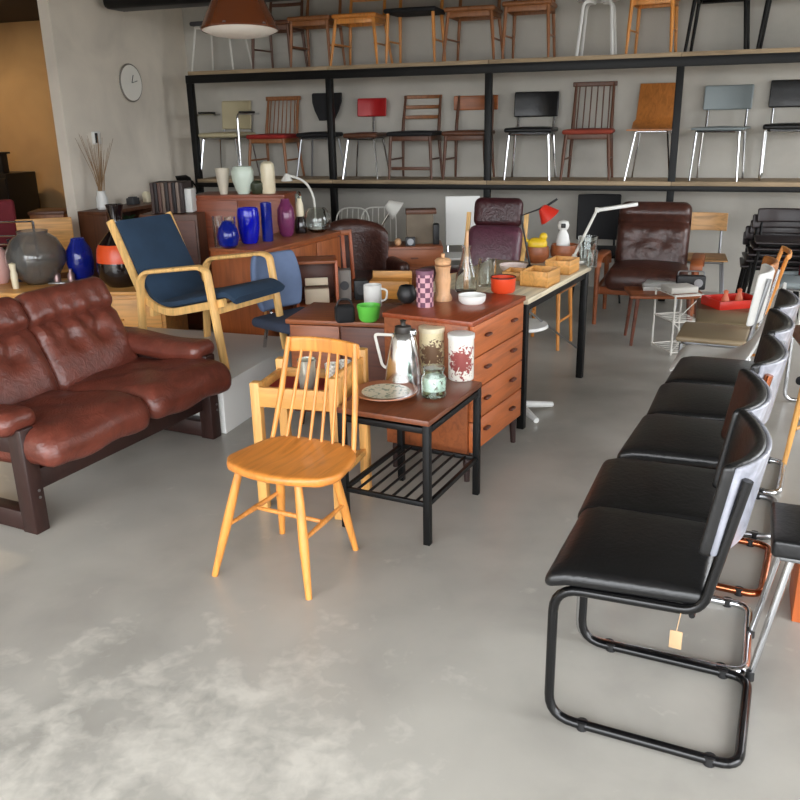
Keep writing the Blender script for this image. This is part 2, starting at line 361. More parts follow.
def steel_chair(name, label, loc, rz, met, seatm, w=.42, d=.4, sh=.45, H=.78, bh=.16, back='pad', sled=False, group=None, backm=None, splay=.03, r=.011, bw=None, arms=False, seat_t=.04):
    t = thing(name, label, 'chair', loc, rz, group); fx, fy = w / 2 - .02, d / 2 - .03; bw = bw or w * .95
    P('seat', B().pad((0, 0, sh - seat_t / 2), (w, d, seat_t), seat_t * .48, (6, 6, 1), .01), seatm, t)
    zt = sh - seat_t - r
    if sled:
        for s in (-1, 1): P('leg', B().tube(rpath([(s * fx, fy, zt), (s * fx, fy, r), (s * fx, -fy, r), (s * fx, -fy, zt)], .05), r), met, t)
    else:
        for s in (-1, 1):
            P('leg', B().tube([(s * (fx - .02), -fy + .02, zt), (s * (fx + splay), -fy - splay, 0)], [r, r * .8], 8), met, t); P('leg', B().tube([(s * (fx - .02), fy - .02, zt), (s * (fx + splay), fy + splay, 0)], [r, r * .8], 8), met, t)
    P('seat_frame', B().tube(rpath([(-fx + .02, -fy, zt), (fx - .02, -fy, zt), (fx - .02, fy, zt), (-fx + .02, fy, zt)], .03, closed=True), r * .9, 8, True), met, t)
    yb = fy + .09; zb = H - bh / 2
    if back == 'pedestal': P('back_support', B().tube(rpath([(0, fy - .1, zt), (0, fy + .06, zt), (0, yb + .02, zb)], .05), r * 1.2), met, t)
    else:
        for s in (-1, 1): P('back_post', B().tube(rpath([(s * (fx - .03), fy - .05, zt), (s * (fx - .03), fy + .03, zt), (s * (bw / 2 - .04), yb + .012, H - .03)], .04), r), met, t)
    P('backrest', B().pad((0, yb, zb), (bw, .03 if back != 'ply' else .012, bh), .014 if back != 'ply' else .005, (8, 1, 3), f=lambda p: (p.x, p.y + .05 * (1 - (2 * p.x / bw) ** 2) + .12 * p.z - .05, p.z)), backm or seatm, t)
    if arms:
        for s in (-1, 1):
            P('armrest_tube', B().tube(rpath([(s * (fx + .03), -fy, 0), (s * (fx + .03), -fy, .62), (s * (fx + .03), yb, .62)], .05), r), met, t); P('armrest', B().box((s * (fx + .03), .02, .635), (.035, d * .7, .02), .006), BLACKP, t)
    return t

# ------------------------------------------------------------------ middle shelf chairs
gm = 'chairs on the middle shelf'
def mid(px): return onshelf(px, MZ)
steel_chair('armchair', 'cream woven tubular armchair on the middle shelf beside the corner post', mid(231), RZ, CHROME, CREAMP, .44, .42, .44, .75, .28, arms=True, group=gm, bw=.34)
wood_chair('wooden_chair', 'slat-back wooden chair with bright red seat on the middle shelf', mid(277), RZ, MIDW, REDF, .42, .4, .42, .78, 'spindles', 7, gm, splay=.03)
shell = steel_chair('shell_chair', 'chair with rounded black shell back half hidden by a shelf post', mid(322), RZ, STEEL, BLACKF, .36, .36, .43, .8, .26, 'pedestal', group=gm, bw=.3)
steel_chair('red_chair', 'chair with bright red backrest and dark seat on the middle shelf', mid(367), RZ, CHROME, WALN, .34, .36, .42, .74, .17, 'pedestal', group=gm, backm=REDP, bw=.3)
def reshape(t, f):
    for ch in t.children:
        if ch.name.split('.')[0] == 'backrest':
            for v in ch.data.vertices: v.co = f(v.co)
zs = .67
reshape(shell, lambda c: Vector((c.x * (1.08 - .5 * max(0, min(1, (zs + .09 - c.z) / .2)) ** 2), c.y + .5 * c.x * c.x, c.z)))
t = wood_chair('ladder_back_chair', 'brown ladder-back armless chair with low leg stretchers on the middle shelf', mid(416), RZ, WALN, BLACKF, .44, .4, .43, .76, 'rails', 3, gm, backm=MIDW)
P('leg_rail', B().bar((-.19, -.17, .1), (.19, -.17, .1), .014, .03), WALN, t)
wood_chair('round_back_chair', 'dark wooden chair with curved oval backrest on the middle shelf', mid(469), RZ, WALN, WALN, .42, .4, .43, .75, 'round', 1, gm, backm=M('orange brown wood', (150, 84, 40), .4, kind='woodx'), bh=.13)
steel_chair('black_chair', 'black padded chair on four chrome legs, middle shelf right of centre post', mid(530), RZ, CHROME, BLKLEA, .43, .4, .45, .76, .22, group=gm, splay=.01, r=.013)
wood_chair('tall_back_chair', 'tall spindle-back teak chair with rust red seat on the middle shelf', mid(587), RZ, WALN, M('rust wool', (142, 58, 40), .85, kind='fabric'), .42, .4, .43, .83, 'spindles', 6, gm, splay=.03)
t = thing('plywood_chair', 'orange moulded plywood shell chair on thin chrome legs, middle shelf', 'chair', mid(650), RZ - .1, gm)
P('shell', B().ribbon(r2([(-.2, .42), (.1, .41), (.26, .8)], .13, 8), [.40] * 8 + [.36] * 3, .012), PLY, t)
for s in (-1, 1):
    for q in (-1, 1): P('leg', B().tube([(s * .13, q * .12, .415), (s * .19, q * .19, 0)], .008, 8), CHROME, t)
P('leg_frame', B().tube([(-.13, -.12, .405), (.13, -.12, .405), (.13, .12, .405), (-.13, .12, .405)], .007, 8, True), CHROME, t)
steel_chair('grey_chair', 'grey plastic chair with chrome legs on the middle shelf', mid(716), RZ - .18, CHROME, GREYP, .42, .4, .43, .77, .2, group=gm, splay=.0, seat_t=.018)
steel_chair('sled_chair', 'black padded chair on chrome sled frame at the end of the middle shelf', mid(787), RZ - .1, CHROME, BLKLEA, .46, .42, .45, .8, .22, sled=True, group=gm)
# ------------------------------------------------------------------ top shelf chairs
gt = 'chairs on the top shelf'
def top(px): return onshelf(px, TZ)
steel_chair('pale_chair', 'pale chair with thin white legs behind the pendant lamp', top(222), RZ, WHITEM, DARKG, .44, .4, .45, .8, group=gt)
wood_chair('dark_wood_chair', 'very dark wooden chair on the top shelf beside the pendant lamp', top(280), RZ, WALN, WALN, .42, .4, .42, .8, 'rails', 3, gt)
wood_chair('bentwood_chair', 'orange brown bentwood chair on top shelf right of the dark one', top(318), RZ, MIDW, MIDW, .42, .4, .44, .82, 'round', 2, gt)
wood_chair('cane_chair', 'light beech chair with rounded seat front, fourth chair on the top shelf', top(362), RZ, HONEY, HONEYS, .42, .4, .44, .8, 'rails', 2, gt, splay=.05)
wood_chair('cushioned_chair', 'wide chair with dark cushion and pale straight legs on the top shelf', top(416), RZ, HONEY, BLACKF, .48, .38, .46, .80, 'rails', 2, gt, apron=False)
wood_chair('brown_chair', 'brown chair with broad panel back and splayed legs on the top shelf', top(474), RZ, MIDW, MIDW, .44, .42, .44, .8, 'panel', 2, gt, splay=.04)
wood_chair('frame_chair', 'plain brown chair with two seat rails on the top shelf', top(529), RZ, MIDW, MIDW, .42, .4, .46, .8, 'rails', 2, gt)
t = thing('white_stool', 'white bent-leg stool with round top on the top shelf', 'stool', top(596), RZ, gt)
P('seat', B().lathe([(0, .47), (.17, .47), (.185, .455), (.17, .44), (0, .44)]), WHITE, t)
for k in range(4):
    a = PI / 4 + k * PI / 2; c_, s_ = math.cos(a), math.sin(a); P('leg', B().tube(rpath([(c_ * .05, s_ * .05, .43), (c_ * .16, s_ * .16, .43), (c_ * .21, s_ * .21, 0)], .06), .014, 8), WHITE, t)
wood_chair('oak_chair', 'golden oak chair with cross rails on the top shelf beside white stool', top(651), RZ - .1, HONEY, HONEYS, .38, .38, .46, .82, 'rails', 3, gt)
k1 = steel_chair('black_frame_chair', 'black framed chair on the top shelf beside the golden oak chair', top(716), RZ - .1, BLKMET, BLACKF, .46, .4, .46, .8, group=gt, sled=False, splay=.02, r=.016)
dup(k1, top(788), RZ - .1, 'black framed chair at the right-hand end of the top shelf', gt)

# ------------------------------------------------------------------ pendant lamp
lp = Q(240, 31, 5.0); t = thing('pendant_lamp', 'amber brown pendant lamp with white underside hanging before the shelves', 'lamp', lp)
t.rotation_euler = (-.07, 0, 0); t.scale = (.93, .93, .93)
P('lamp_shade', B().lathe([(.222, .0), (.228, .01), (.205, .06), (.17, .13), (.125, .22), (.09, .3), (.05, .33), (.02, .34), (.02, .335), (.085, .295), (.12, .215), (.165, .125), (.2, .055), (.22, .004), (.222, 0)], seg=40), AMBER, t)
P('diffuser', B().lathe([(0, -.035), (.1, -.03), (.18, -.015), (.222, .004), (.216, .012), (.12, .03), (0, .035)], seg=40), M('opal diffuser', (246, 240, 228), .5), t)
P('cord', B().tube([(0, 0, .33), (0, 0, (HT - lp.z) / .93)], .004, 8), BLACKP, t); P('canopy', B().lathe([(0, (HT - lp.z) / .93), (.06, (HT - lp.z) / .93), (.05, (HT - lp.z) / .93 - .04), (0, (HT - lp.z) / .93 - .05)]), BLACKP, t)
for k in range(6): a = k * PI / 3 + .3; P('rivet', B().lathe([(.012, 0), (.009, .008), (0, .011)], (.222 * math.cos(a), .222 * math.sin(a), .012), 10), STEEL, t)

# ------------------------------------------------------------------ leather sofa
t = thing('leather_sofa', 'oxblood leather two-seat sofa with dark wooden side frames', 'sofa', (-1.62, 3.83, 0), face(.9, -.44))
for s in (-1, 1):
    f = B(); x = s * .58
    f.box((x, -.40, .228), (.07, .08, .456), .006).box((x, .20, .215), (.07, .08, .43), .006).box((x, -.10, .05), (.07, .54, .085), .005).box((x, -.10, .39), (.07, .54, .08), .005)
    fr = P('side_frame', f, ROSE, t)
    for z in (.16, .19): P('bolt', disc(.006, 0, .004, 10), STEEL, fr, loc=(x, -.451, z))
    P('armrest', B().pad((x, -.045, .478), (.18, .76, .10), .048, (3, 10, 2), .008, f=lambda p: (p.x, p.y, p.z + .012 * math.sin(p.y * 9) - .10 * max(0, abs(p.x) - .05))), SOFA, t)
P('base_rail', B().box((0, -.36, .2), (1.1, .05, .09), .005).box((0, .2, .2), (1.1, .05, .09), .005), ROSE, t)
def seatf(p):
    z = p.z - .018 * max(0, (-p.y - .16) / .12) ** 2 + .008 * math.sin(p.x * 21) * math.sin(p.y * 17); return (p.x, p.y, z)
for s in (-1, 1):
    P('seat_cushion', B().pad((s * .304, -.245, .35), (.61, .66, .155), .07, (14, 14, 3), .014, f=seatf, rot=(-.11, 0, 0)), SOFA, t)
    def backf(p):
        hz = p.z / .29
        y = p.y - (.022 if hz > .35 else .02 * (1 - ((hz + .3) / .65) ** 2 if abs((hz + .3) / .65) < 1 else 0))
        y += .02 * math.exp(-((hz - .34) / .09) ** 2) * (1 if p.y < 0 else 0)
        for tx in (-.09, .09):
            y += .03 * math.exp(-((p.x - tx) / .04) ** 2 - ((hz + .05) / .16) ** 2) * (1 if p.y < 0 else 0)
        y += (.007 * math.sin(p.x * 62 + 3 * hz) + .005 * math.sin(p.x * 27 - 5 * hz)) * math.exp(-((hz - .25) / .35) ** 2) * (1 if p.y < 0 else 0)
        return (p.x * (1 - .015 * hz), y, p.z)
    bk = P('back_cushion', B().pad((s * .272, .15, .57), (.55, .15, .54), .06, (24, 3, 26), 0, f=backf, rot=(-.42, 0, 0)), SOFA, t)

# ------------------------------------------------------------------ white plinth with the blond armchair
o = P('plinth', B().box((-.75, .5, .14), (1.5, 1.0, .28), .004), WHITE, None, None, (-.935, 4.215, 0), math.atan2(.943, .332) - PI / 2); tag(o, 'low white display plinth under the blond bentwood armchair', 'plinth')
t = thing('bentwood_armchair', 'blond bentwood armchair with navy sling seat standing on white plinth', 'armchair', (-1.105, 4.865, .28), face(.85, -.52))
for s in (-1, 1):
    P('arm_loop', B().ribbon(r2([(.31, 0), (.27, .5), (-.2, .565), (-.25, .55), (-.33, 0)], [0, .09, .1, .1, 0], 7), .05, .026).shift(s * .265), BLOND, t)
    P('seat_rail', B().ribbon(r2([(-.33, .375), (.12, .27), (.3, .33), (.51, .775)], [0, .15, .1, 0], 7), .026, .045).shift(s * .225), BLOND, t)
for y, z in ((-.27, .33), (.23, .27)): P('cross_rail', B().box((0, y, z), (.5, .022, .05), .004), BLOND, t)
P('seat', B().ribbon(r2([(-.39, .385), (-.33, .42), (.08, .325), (.2, .31)], .1, 6), .43, .05), NAVY, t)
P('backrest', B().ribbon(r2([(.16, .31), (.25, .34), (.485, .765)], .1, 6), .425, .05), NAVY, t)

# ------------------------------------------------------------------ spindle chair in the middle
t = thing('spindle_back_chair', 'honey beech spindle-back chair standing alone on the concrete floor', 'chair', (-.42, 2.82, 0), face(-.44, -.9))
def sadd(p):
    k = 1 + .16 * (-p.y / .21) - .10 * (p.y / .21) ** 2
    return (p.x * k, p.y, p.z - (.012 * math.exp(-(p.x / .15) ** 2 - ((p.y - .03) / .13) ** 2) if p.z > 0 else 0))
P('seat', B().pad((.04, 0, .432), (.445, .385, .034), .016, (14, 14, 1), 0, f=lambda p: sadd(Vector((p.x * (1 - .22 * max(0, abs(p.y) / .21 - .55) / .45), p.y * (1 - .2 * (p.x / .2) ** 2 * (1 if p.y < 0 else .5)), p.z)))), HONEYS, t)
for fx, fy, sx, sy in ((-.215, -.195, -.12, -.11), (.19, -.19, .12, -.11), (-.17, .19, -.11, .12), (.17, .19, .11, .12)):
    P('leg', B().tube([(sx, sy, .425), (sx * .8 + fx * .2, sy * .8 + fy * .2, .34), (sx * .45 + fx * .55, sy * .45 + fy * .55, .19), (fx, fy, 0)], [.013, .016, .018, .0115], 12), HONEY, t)
for s in (-1, 1): P('stretcher', B().tube([(s * .157, -.153, .205), (s * .15, 0, .205), (s * .145, .157, .205)], [.007, .011, .007], 8), HONEY, t)
P('stretcher', B().tube([(-.15, 0, .205), (0, 0, .205), (.15, 0, .205)], [.007, .01, .007], 8), HONEY, t)
def by(x, z): return .155 + .125 * (z - .43) / .38 - .03 * (x / .16) ** 2
P('top_rail', B().pad((.025, by(0, .79), .79), (.315, .018, .058), .008, (14, 1, 3), f=lambda p: (p.x, p.y - .03 * (p.x / .18) ** 2, p.z - .008 * (p.x / .18) ** 2)), HONEY, t)
for i in range(6):
    u = -1 + 2 * (i + 1) / 7; P('spindle', B().tube([(.03 + u * .175, by(u * .12, .43) + .005, .43), (.03 + u * .155, by(u * .12, .6), .6), (.025 + u * .135, by(u * .13, .79), .775)], [.0055, .0075, .005], 8), HONEY, t)
for s in (-1, 1): P('back_post', B().tube([(.03 + s * .178, .135, .43), (.03 + s * .16, by(.14, .62), .62), (.025 + s * .142, by(.14, .8) - .008, .815)], [.009, .012, .009], 10), HONEY, t)

# ------------------------------------------------------------------ pine stand behind it
t = thing('pine_stand', 'small square pine stand with red lined tray behind the spindle chair', 'stand', (-.405, 3.385, 0), math.atan2(-.09, .34))
for x, y, h in ((-.16, -.13, .575), (.19, -.15, .62), (-.16, .15, .60), (.215, .15, .66)): P('leg', B().box((x, y, h / 2), (.042, .042, h), .005), PINEZ, t)
P('rail', B().box((.015, -.14, .515), (.34, .02, .085), .003), PINE, t); P('rail', B().box((.025, .15, .515), (.36, .02, .085), .003), PINE, t); P('rail', B().box((-.16, 0, .515), (.02, .27, .085), .003), PINE, t)
P('side_board', B().box((.203, 0, .565), (.02, .29, .13), .003, (0, 0, -.08)), PINE, t)
P('tray_bottom', B().box((.015, 0, .5), (.34, .28, .012), .002), PINE, t); P('red_lining', B().box((.015, 0, .515), (.33, .255, .018), .004), REDF, t, 'red cloth lining')
for k in range(4): P('rack_slat', B().box((.02, -.1 + k * .067, .2), (.37, .022, .012), .002), PINE, t)
P('rack_rail', B().box((.203, 0, .19), (.02, .29, .03), .002, (0, 0, -.08)), PINE, t); P('rack_rail', B().box((-.16, 0, .19), (.02, .26, .03), .002), PINE, t)
o = P('glass_beaker', B().vessel([(.034, 0), (.038, .03), (.036, .1), (.04, .125)]), M('silvered glass', (196, 196, 182), .15, .6), None, None, (-.385, 3.36, .525)); tag(o, 'silvery glass beaker standing on the red lined pine stand', 'beaker')
for k, (x, y) in enumerate(((-.285, 3.40), (-.235, 3.435))):
    t2 = thing('striped_cup', ('white ribbed cup on the pine stand beside the silvery beaker', 'white ribbed cup on pine stand, nearer the side board')[k], 'cup', (x, y, .525), k * .4, 'white ribbed cups on the pine stand')
    P('cup_body', B().vessel([(.022, 0), (.027, .01), (.03, .09)], .003), M('ribbed white', (228, 224, 214), .35, kind='wicker', col2=(196, 190, 176), scale=110), t2); P('rim', B().tube([(.03 * math.cos(a * PI / 10), .03 * math.sin(a * PI / 10), .09) for a in range(20)], .002, 6, True), WHITE, t2)

# ------------------------------------------------------------------ side table with black frame
TA = math.atan2(.46, .235)       # its long side, local x
t = thing('side_table', 'small teak-topped side table with black steel frame and slatted rack', 'table', (.05, 3.26, 0), TA)
hx, hy = .255, .185
for a in (-1, 1):
    for c_ in (-1, 1): P('leg', B().box((a * hx, c_ * hy, .255), (.028, .028, .51), .002), BLKMET, t)
P('top_frame', B().box((0, -hy, .478), (2 * hx, .024, .024), .002).box((0, hy, .478), (2 * hx, .024, .024), .002).box((-hx, 0, .478), (.024, 2 * hy, .024), .002).box((hx, 0, .478), (.024, 2 * hy, .024), .002), BLKMET, t)
P('tabletop', B().box((0, 0, .51), (2 * hx + .03, 2 * hy + .03, .022), .003), M('worn teak top', (112, 62, 38), .3, kind='woodx'), t)
P('rack_frame', B().box((0, -hy, .17), (2 * hx, .016, .02), .002).box((0, hy, .17), (2 * hx, .016, .02), .002).box((-hx, 0, .17), (.016, 2 * hy, .02), .002).box((hx, 0, .17), (.016, 2 * hy, .02), .002), BLKMET, t)
for k in range(6): x = -hy + 2 * hy * (k + 1) / 7; P('rack_bar', B().tube([(-hx, x, .172), (hx, x, .172)], .006, 8), BLKMET, t)
TT = .522
# things on it
p = G(404, 382, TT); t = thing('thermos_jug', 'tall chrome thermos jug with pale handle on the side table', 'jug', p, PI * .92)
P('jug_body', B().lathe([(0, 0), (.082, 0), (.084, .01), (.067, .12), (.053, .19), (.042, .215), (.034, .22)]), M('satin chrome', (224, 225, 226), .2, 1.0), t)
P('lid', B().lathe([(.034, .215), (.038, .225), (.034, .245), (.012, .25), (.01, .262), (.014, .27), (0, .275)]), M('dark lid', (52, 48, 44), .4), t)
P('spout', B().pad((-.04, 0, .22), (.035, .03, .03), .01, (2, 2, 2)), CHROME, t)
P('handle', B().tube(rpath([(.045, 0, .205), (.125, 0, .205), (.095, 0, .07), (.07, 0, .055)], .015), .0065, 8), WHITEM, t, 'pale handle')
for nm, lab, px, py, c1, c2, h in (('tin_canister', 'cream printed cylindrical tin standing beside the chrome jug', 432, 371, (232, 218, 178), (120, 92, 70), .205), ('tin_canister', 'white cylindrical tin with red flower print on the side table', 461, 378, (234, 230, 220), (150, 76, 72), .2)):
    p = G(px, py, TT); t = thing(nm, lab, 'canister', p, face(-p.x, -p.y), 'printed tins on the side table')
    P('can', B().lathe([(0, 0), (.054, 0), (.055, .004), (.055, h - .02), (0, h - .02)]), M('print ' + lab, c1, .35, kind='print', col2=c2, at=(0, -.055, .085), size=.10, scale=55, thr=.70), t)
    P('lid', B().lathe([(.057, h - .022), (.058, h - .018), (.058, h - .002), (.052, h), (.0, h - .003)]), CREAM if c1[2] < 200 else WHITE, t)
p = G(434, 396, TT); t = thing('glass_jar', 'small clear glass jar of pale sweets on side table corner', 'jar', p)
P('jar_body', B().vessel([(.045, 0), (.05, .006), (.05, .08), (.04, .095), (.042, .115)], .003), GREENG, t); P('filling', B().lathe([(0, .03), (.046, .03), (.046, .085), (0, .09)]), M('pale mixed sweets', (244, 240, 234), .6, kind='spots', col2=(150, 130, 120), scale=70, thr=.6), t)
P('lid', B().lathe([(.044, .113), (.045, .123), (0, .127)]), GREENG, t)
p = G(386, 395, TT); t = thing('plate', 'round brown rimmed plate with pale painted centre on the side table', 'plate', p)
P('plate_body', B().lathe([(0, 0), (.075, 0), (.11, .012), (.134, .018), (.132, .023), (.105, .018), (.075, .008), (0, .008)], seg=40), M('brown glaze', (150, 92, 60), .3), t); P('painted_centre', B().lathe([(0, .009), (.1, .0175), (0, .013)], seg=32), M('painted plate', (214, 206, 184), .3, kind='spots', col2=(128, 142, 116), scale=55, thr=.56), t, 'pale painted centre')

# ------------------------------------------------------------------ teak chest of drawers
CZ = .76
t = thing('chest_of_drawers', 'orange teak four-drawer chest with small dark pulls on short legs', 'chest', (.275, 3.875, 0), face(.86, -.5))
W, D = .60, .45; ORT = M('orange teak front', (182, 100, 52), .4, kind='woodx')
P('carcass', B().box((0, .01, .435), (W, D - .03, .61), .003), TEAK, t); P('top', B().box((0, 0, CZ - .011), (W + .012, D, .022), .003), M('red teak top', (140, 66, 36), .3, kind='woodx'), t)
for k in range(4):
    z = .145 + .148 * k + .074; d = P('drawer', B().box((0, -.212, z), (W - .03, .02, .142), .002), ORT, t)
    for x in (-.15, .15): P('handle', B().pad((x, -.232, z + .01), (.05, .022, .014), .006, (2, 1, 1)), M('dark pull', (84, 40, 24), .4), d)
for a in (-1, 1):
    for c_ in (-1, 1): P('leg', B().tube([(a * (W / 2 - .03), c_ * (D / 2 - .04), .14), (a * (W / 2 - .025), c_ * (D / 2 - .035), 0)], [.019, .013], 10), ROSE, t)
def onchest(px, py): return G(px, py, CZ)
p = onchest(407, 303); o = P('black_pot', B().vessel([(.02, 0), (.042, .018), (.048, .045), (.036, .078), (.03, .084)], .003), BLACKP, None, None, p); tag(o, 'round black pot standing on the teak chest', 'pot')
p = onchest(425, 306); t = thing('patterned_tin', 'tall purple patterned tin on the teak chest next to black pot', 'tin', p)
P('tin_body', B().lathe([(0, 0), (.04, 0), (.04, .155), (0, .155)]), M('purple pattern', (96, 52, 76), .4, kind='wicker', col2=(196, 150, 158), scale=44), t); P('lid', B().lathe([(.0415, .15), (.0415, .168), (0, .17)]), M('plum lid', (110, 70, 90), .4), t)
p = onchest(443, 300); t = thing('pepper_mill', 'turned wooden pepper mill standing on the teak chest', 'mill', p)
P('mill_body', B().lathe([(0, 0), (.044, 0), (.045, .01), (.034, .035), (.036, .075), (.04, .1), (.033, .13), (.036, .155), (.04, .165), (.0, .17)]), M('pale turned wood', (206, 160, 118), .45, kind='woodz'), t); P('cap', B().lathe([(.012, .168), (.036, .172), (.04, .19), (.03, .2), (.008, .205), (.01, .222), (0, .226)]), M('pale turned wood', ), t)
p = onchest(472, 303); o = P('white_bowl', B().vessel([(.05, 0), (.062, .012), (.066, .04)], .004), WHITE, None, None, p); tag(o, 'shallow white bowl in front of the glass carafe on teak chest', 'bowl')
p = onchest(466, 291); t = thing('glass_carafe', 'tall clear glass carafe with wooden whisk stem behind white bowl', 'carafe', p)
P('carafe_body', B().vessel([(.05, 0), (.056, .012), (.05, .08), (.028, .15), (.02, .2), (.026, .225)], .003), GLASS, t); P('whisk', B().tube([(0, 0, .01), (.0, 0, .16), (.005, 0, .3)], [.014, .012, .006], 8), M('pale turned wood',), t)
p = onchest(487, 286); o = P('glass_vase', B().vessel([(.04, 0), (.044, .01), (.046, .14)], .003), GLASS, None, None, p); tag(o, 'straight clear glass vase behind white bowl and beside the red pot', 'vase')
p = onchest(503, 292); t = thing('enamel_pot', 'orange red enamel pot on the far end of the teak chest', 'pot', p); P('pot_body', B().vessel([(.052, 0), (.06, .01), (.062, .075)], .004), ORPOT, t); P('rim', B().tube([(.062 * math.cos(a * PI / 12), .062 * math.sin(a * PI / 12), .076) for a in range(24)], .003, 6, True), BLACKP, t)

# ------------------------------------------------------------------ low teak cabinet left of the chest, with bowl and mug
LZ = .60
t = thing('low_cabinet', 'low dark teak cabinet between the white plinth and the teak chest', 'cabinet', (-.25, 4.45, 0), face(-.25, -.97))
P('carcass', B().box((0, .01, .33), (.58, .40, .50), .003), TEAKD, t); P('top', B().box((0, 0, LZ - .012), (.6, .44, .024), .003), TEAK, t)
for x in (-.143, .143):
    d = P('door', B().box((x, -.2, .34), (.272, .02, .46), .003), TEAKD if x > 0 else TEAK, t); P('knob', B().lathe([(0, 0), (.008, .004), (.01, .014), (0, .018)], (x * .2, -.215, .36), 10), ROSE, d)
for a in (-1, 1):
    for c_ in (-1, 1): P('leg', B().tube([(a * .25, c_ * .16, .09), (a * .26, c_ * .17, 0)], [.018, .012], 8), ROSE, t)
p = G(369, 321, LZ); o = P('green_bowl', B().vessel([(.038, 0), (.052, .015), (.062, .085)], .004), GREENP, None, None, p); tag(o, 'bright green plastic bowl on the low teak cabinet', 'bowl')
p = G(373, 306, LZ); t = thing('white_mug', 'white mug standing behind the green bowl', 'mug', p, -.3); P('mug_body', B().vessel([(.048, 0), (.05, .008), (.05, .12)], .004), WHITE, t); P('handle', B().tube(rpath([(.048, 0, .1), (.085, 0, .095), (.08, 0, .04), (.048, 0, .03)], .02), .006, 8), WHITE, t)
p = G(345, 322, LZ); t = thing('black_camera_bag', 'small black bag on the low cabinet left of the green bowl', 'bag', p, .2); P('bag_body', B().pad((0, 0, .045), (.1, .08, .09), .02, (4, 4, 4)), BLACKF, t); P('strap', B().tube(rpath([(-.045, 0, .07), (-.03, 0, .12), (.03, 0, .12), (.045, 0, .07)], .03), .005, 8), BLACKP, t)
p = G(391, 297, .4425); t = thing('pine_box', 'honey coloured pine box with open lid behind the black pot', 'box', p, -.15); P('box_body', B().box((0, 0, .06), (.27, .14, .12), .004), M('orange pine', (206, 140, 58), .45, kind='woodx'), t); P('lid', B().box((0, .075, .135), (.27, .012, .06), .003), PINE, t)

# ------------------------------------------------------------------ long work table behind the chest
DZ = .71
c0 = G(529, 299, DZ); c1 = G(591, 266, DZ); dd = (c1 - c0); Lt = dd.length + .02; dd.normalize(); nn = Vector((-dd.y, dd.x, 0)); Wt = .66
tc = (c0 + c1) / 2 + nn * (Wt / 2); TR = math.atan2(dd.y, dd.x)
t = thing('work_table', 'long pale-topped work table with black legs behind the teak chest', 'table', (tc.x, tc.y, 0), TR)
P('tabletop', B().box((0, 0, DZ - .014), (Lt, Wt, .028), .003), M('pale table top', (214, 200, 172), .45, kind='woodx'), t)
for a in (-1, 1):
    for c_ in (-1, 1): P('leg', B().box((a * (Lt / 2 - .03), c_ * (Wt / 2 - .03), (DZ - .028) / 2), (.04, .04, DZ - .028), .003), BLKMET, t)
P('apron', B().box((0, -Wt / 2 + .03, DZ - .05), (Lt - .1, .02, .045), .002).box((0, Wt / 2 - .03, DZ - .05), (Lt - .1, .02, .045), .002), BLKMET, t)
P('brace', B().tube([(-Lt / 2 + .05, -Wt / 2 + .05, DZ - .05), (Lt / 2 - .06, -Wt / 2 + .05, .2)], .006, 8), STEEL, t, 'thin steel diagonal brace')
def ontab(px, py): return G(px, py, DZ)
gb = 'pine crates on the work table'
def crate(px, py, lab, w, d, h, rz):
    t = thing('pine_crate', lab, 'crate', ontab(px, py), rz, gb)
    P('bottom', B().box((0, 0, .006), (w, d, .012), .002), PINE, t)
    for y in (-d / 2 + .006, d / 2 - .006): P('side', B().box((0, y, h / 2), (w, .012, h), .002), PINE, t)
    for x in (-w / 2 + .006, w / 2 - .006): P('side', B().box((x, 0, h / 2), (.012, d - .024, h), .002), PINE, t)
    return t
crate(540, 284, 'pine crate on the work table nearest the red enamel pot', .2, .16, .085, TR)
crate(562, 272, 'pine crate on the work table farther from the red pot', .18, .15, .08, TR)
t = thing('pine_tray', 'shallow pine tray against the crates on the work table', 'tray', ontab(523, 279), TR + .1); P('tray_bottom', B().box((0, 0, .006), (.16, .2, .012), .002), PINE, t); P('tray_rim', B().box((0, -.095, .025), (.16, .01, .05), .002).box((0, .095, .025), (.16, .01, .05), .002).box((-.075, 0, .025), (.01, .19, .05), .002).box((.075, 0, .025), (.01, .19, .05), .002), PINE, t)
for px, py, lab, r in ((537, 262, 'turned teak bowl holding a yellow bird figure', .075), (564, 260, 'wider turned teak bowl behind the pine crates', .09)):
    p = ontab(px, py); o = P('teak_bowl', B().vessel([(r * .6, 0), (r * .95, .03), (r, .06), (r * .92, .1)], .008), TEAK, None, None, p); tag(o, lab, 'bowl', 'teak bowls on the work table')
    if r < .08: yb_ = p
t = thing('yellow_bird', 'yellow ceramic bird figure sitting in the turned teak bowl', 'figurine', (yb_.x, yb_.y, yb_.z + .06), -.4)
P('body', B().pad((0, 0, .05), (.12, .075, .085), .037, (4, 4, 4)), YELLOW, t); P('head', B().pad((.035, 0, .1), (.05, .045, .05), .0225, (3, 3, 3)), YELLOW, t); P('tail', B().pad((-.07, 0, .075), (.05, .03, .015), .006, (2, 2, 1), rot=(0, .5, 0)), YELLOW, t)
p = ontab(562, 258); t = thing('white_figurine', 'white glazed figure with dark face standing in a teak bowl', 'figurine', (p.x, p.y, p.z + .02), -.2)
P('body', B().lathe([(0, .0), (.045, 0), (.05, .06), (.035, .13), (.02, .16), (0, .165)]), WHITE, t); P('head', B().lathe([(0, .15), (.03, .165), (.038, .19), (.03, .215), (0, .225)]), WHITE, t); P('face', B().pad((0, -.036, .19), (.03, .012, .028), .005, (2, 1, 2)), BLACKP, t)
p = ontab(587, 262); o = P('glass_cylinder', B().vessel([(.045, 0), (.05, .01), (.062, .16)], .003), GLASS, None, None, p); tag(o, 'flared clear glass vase on the far corner of the work table', 'vase')
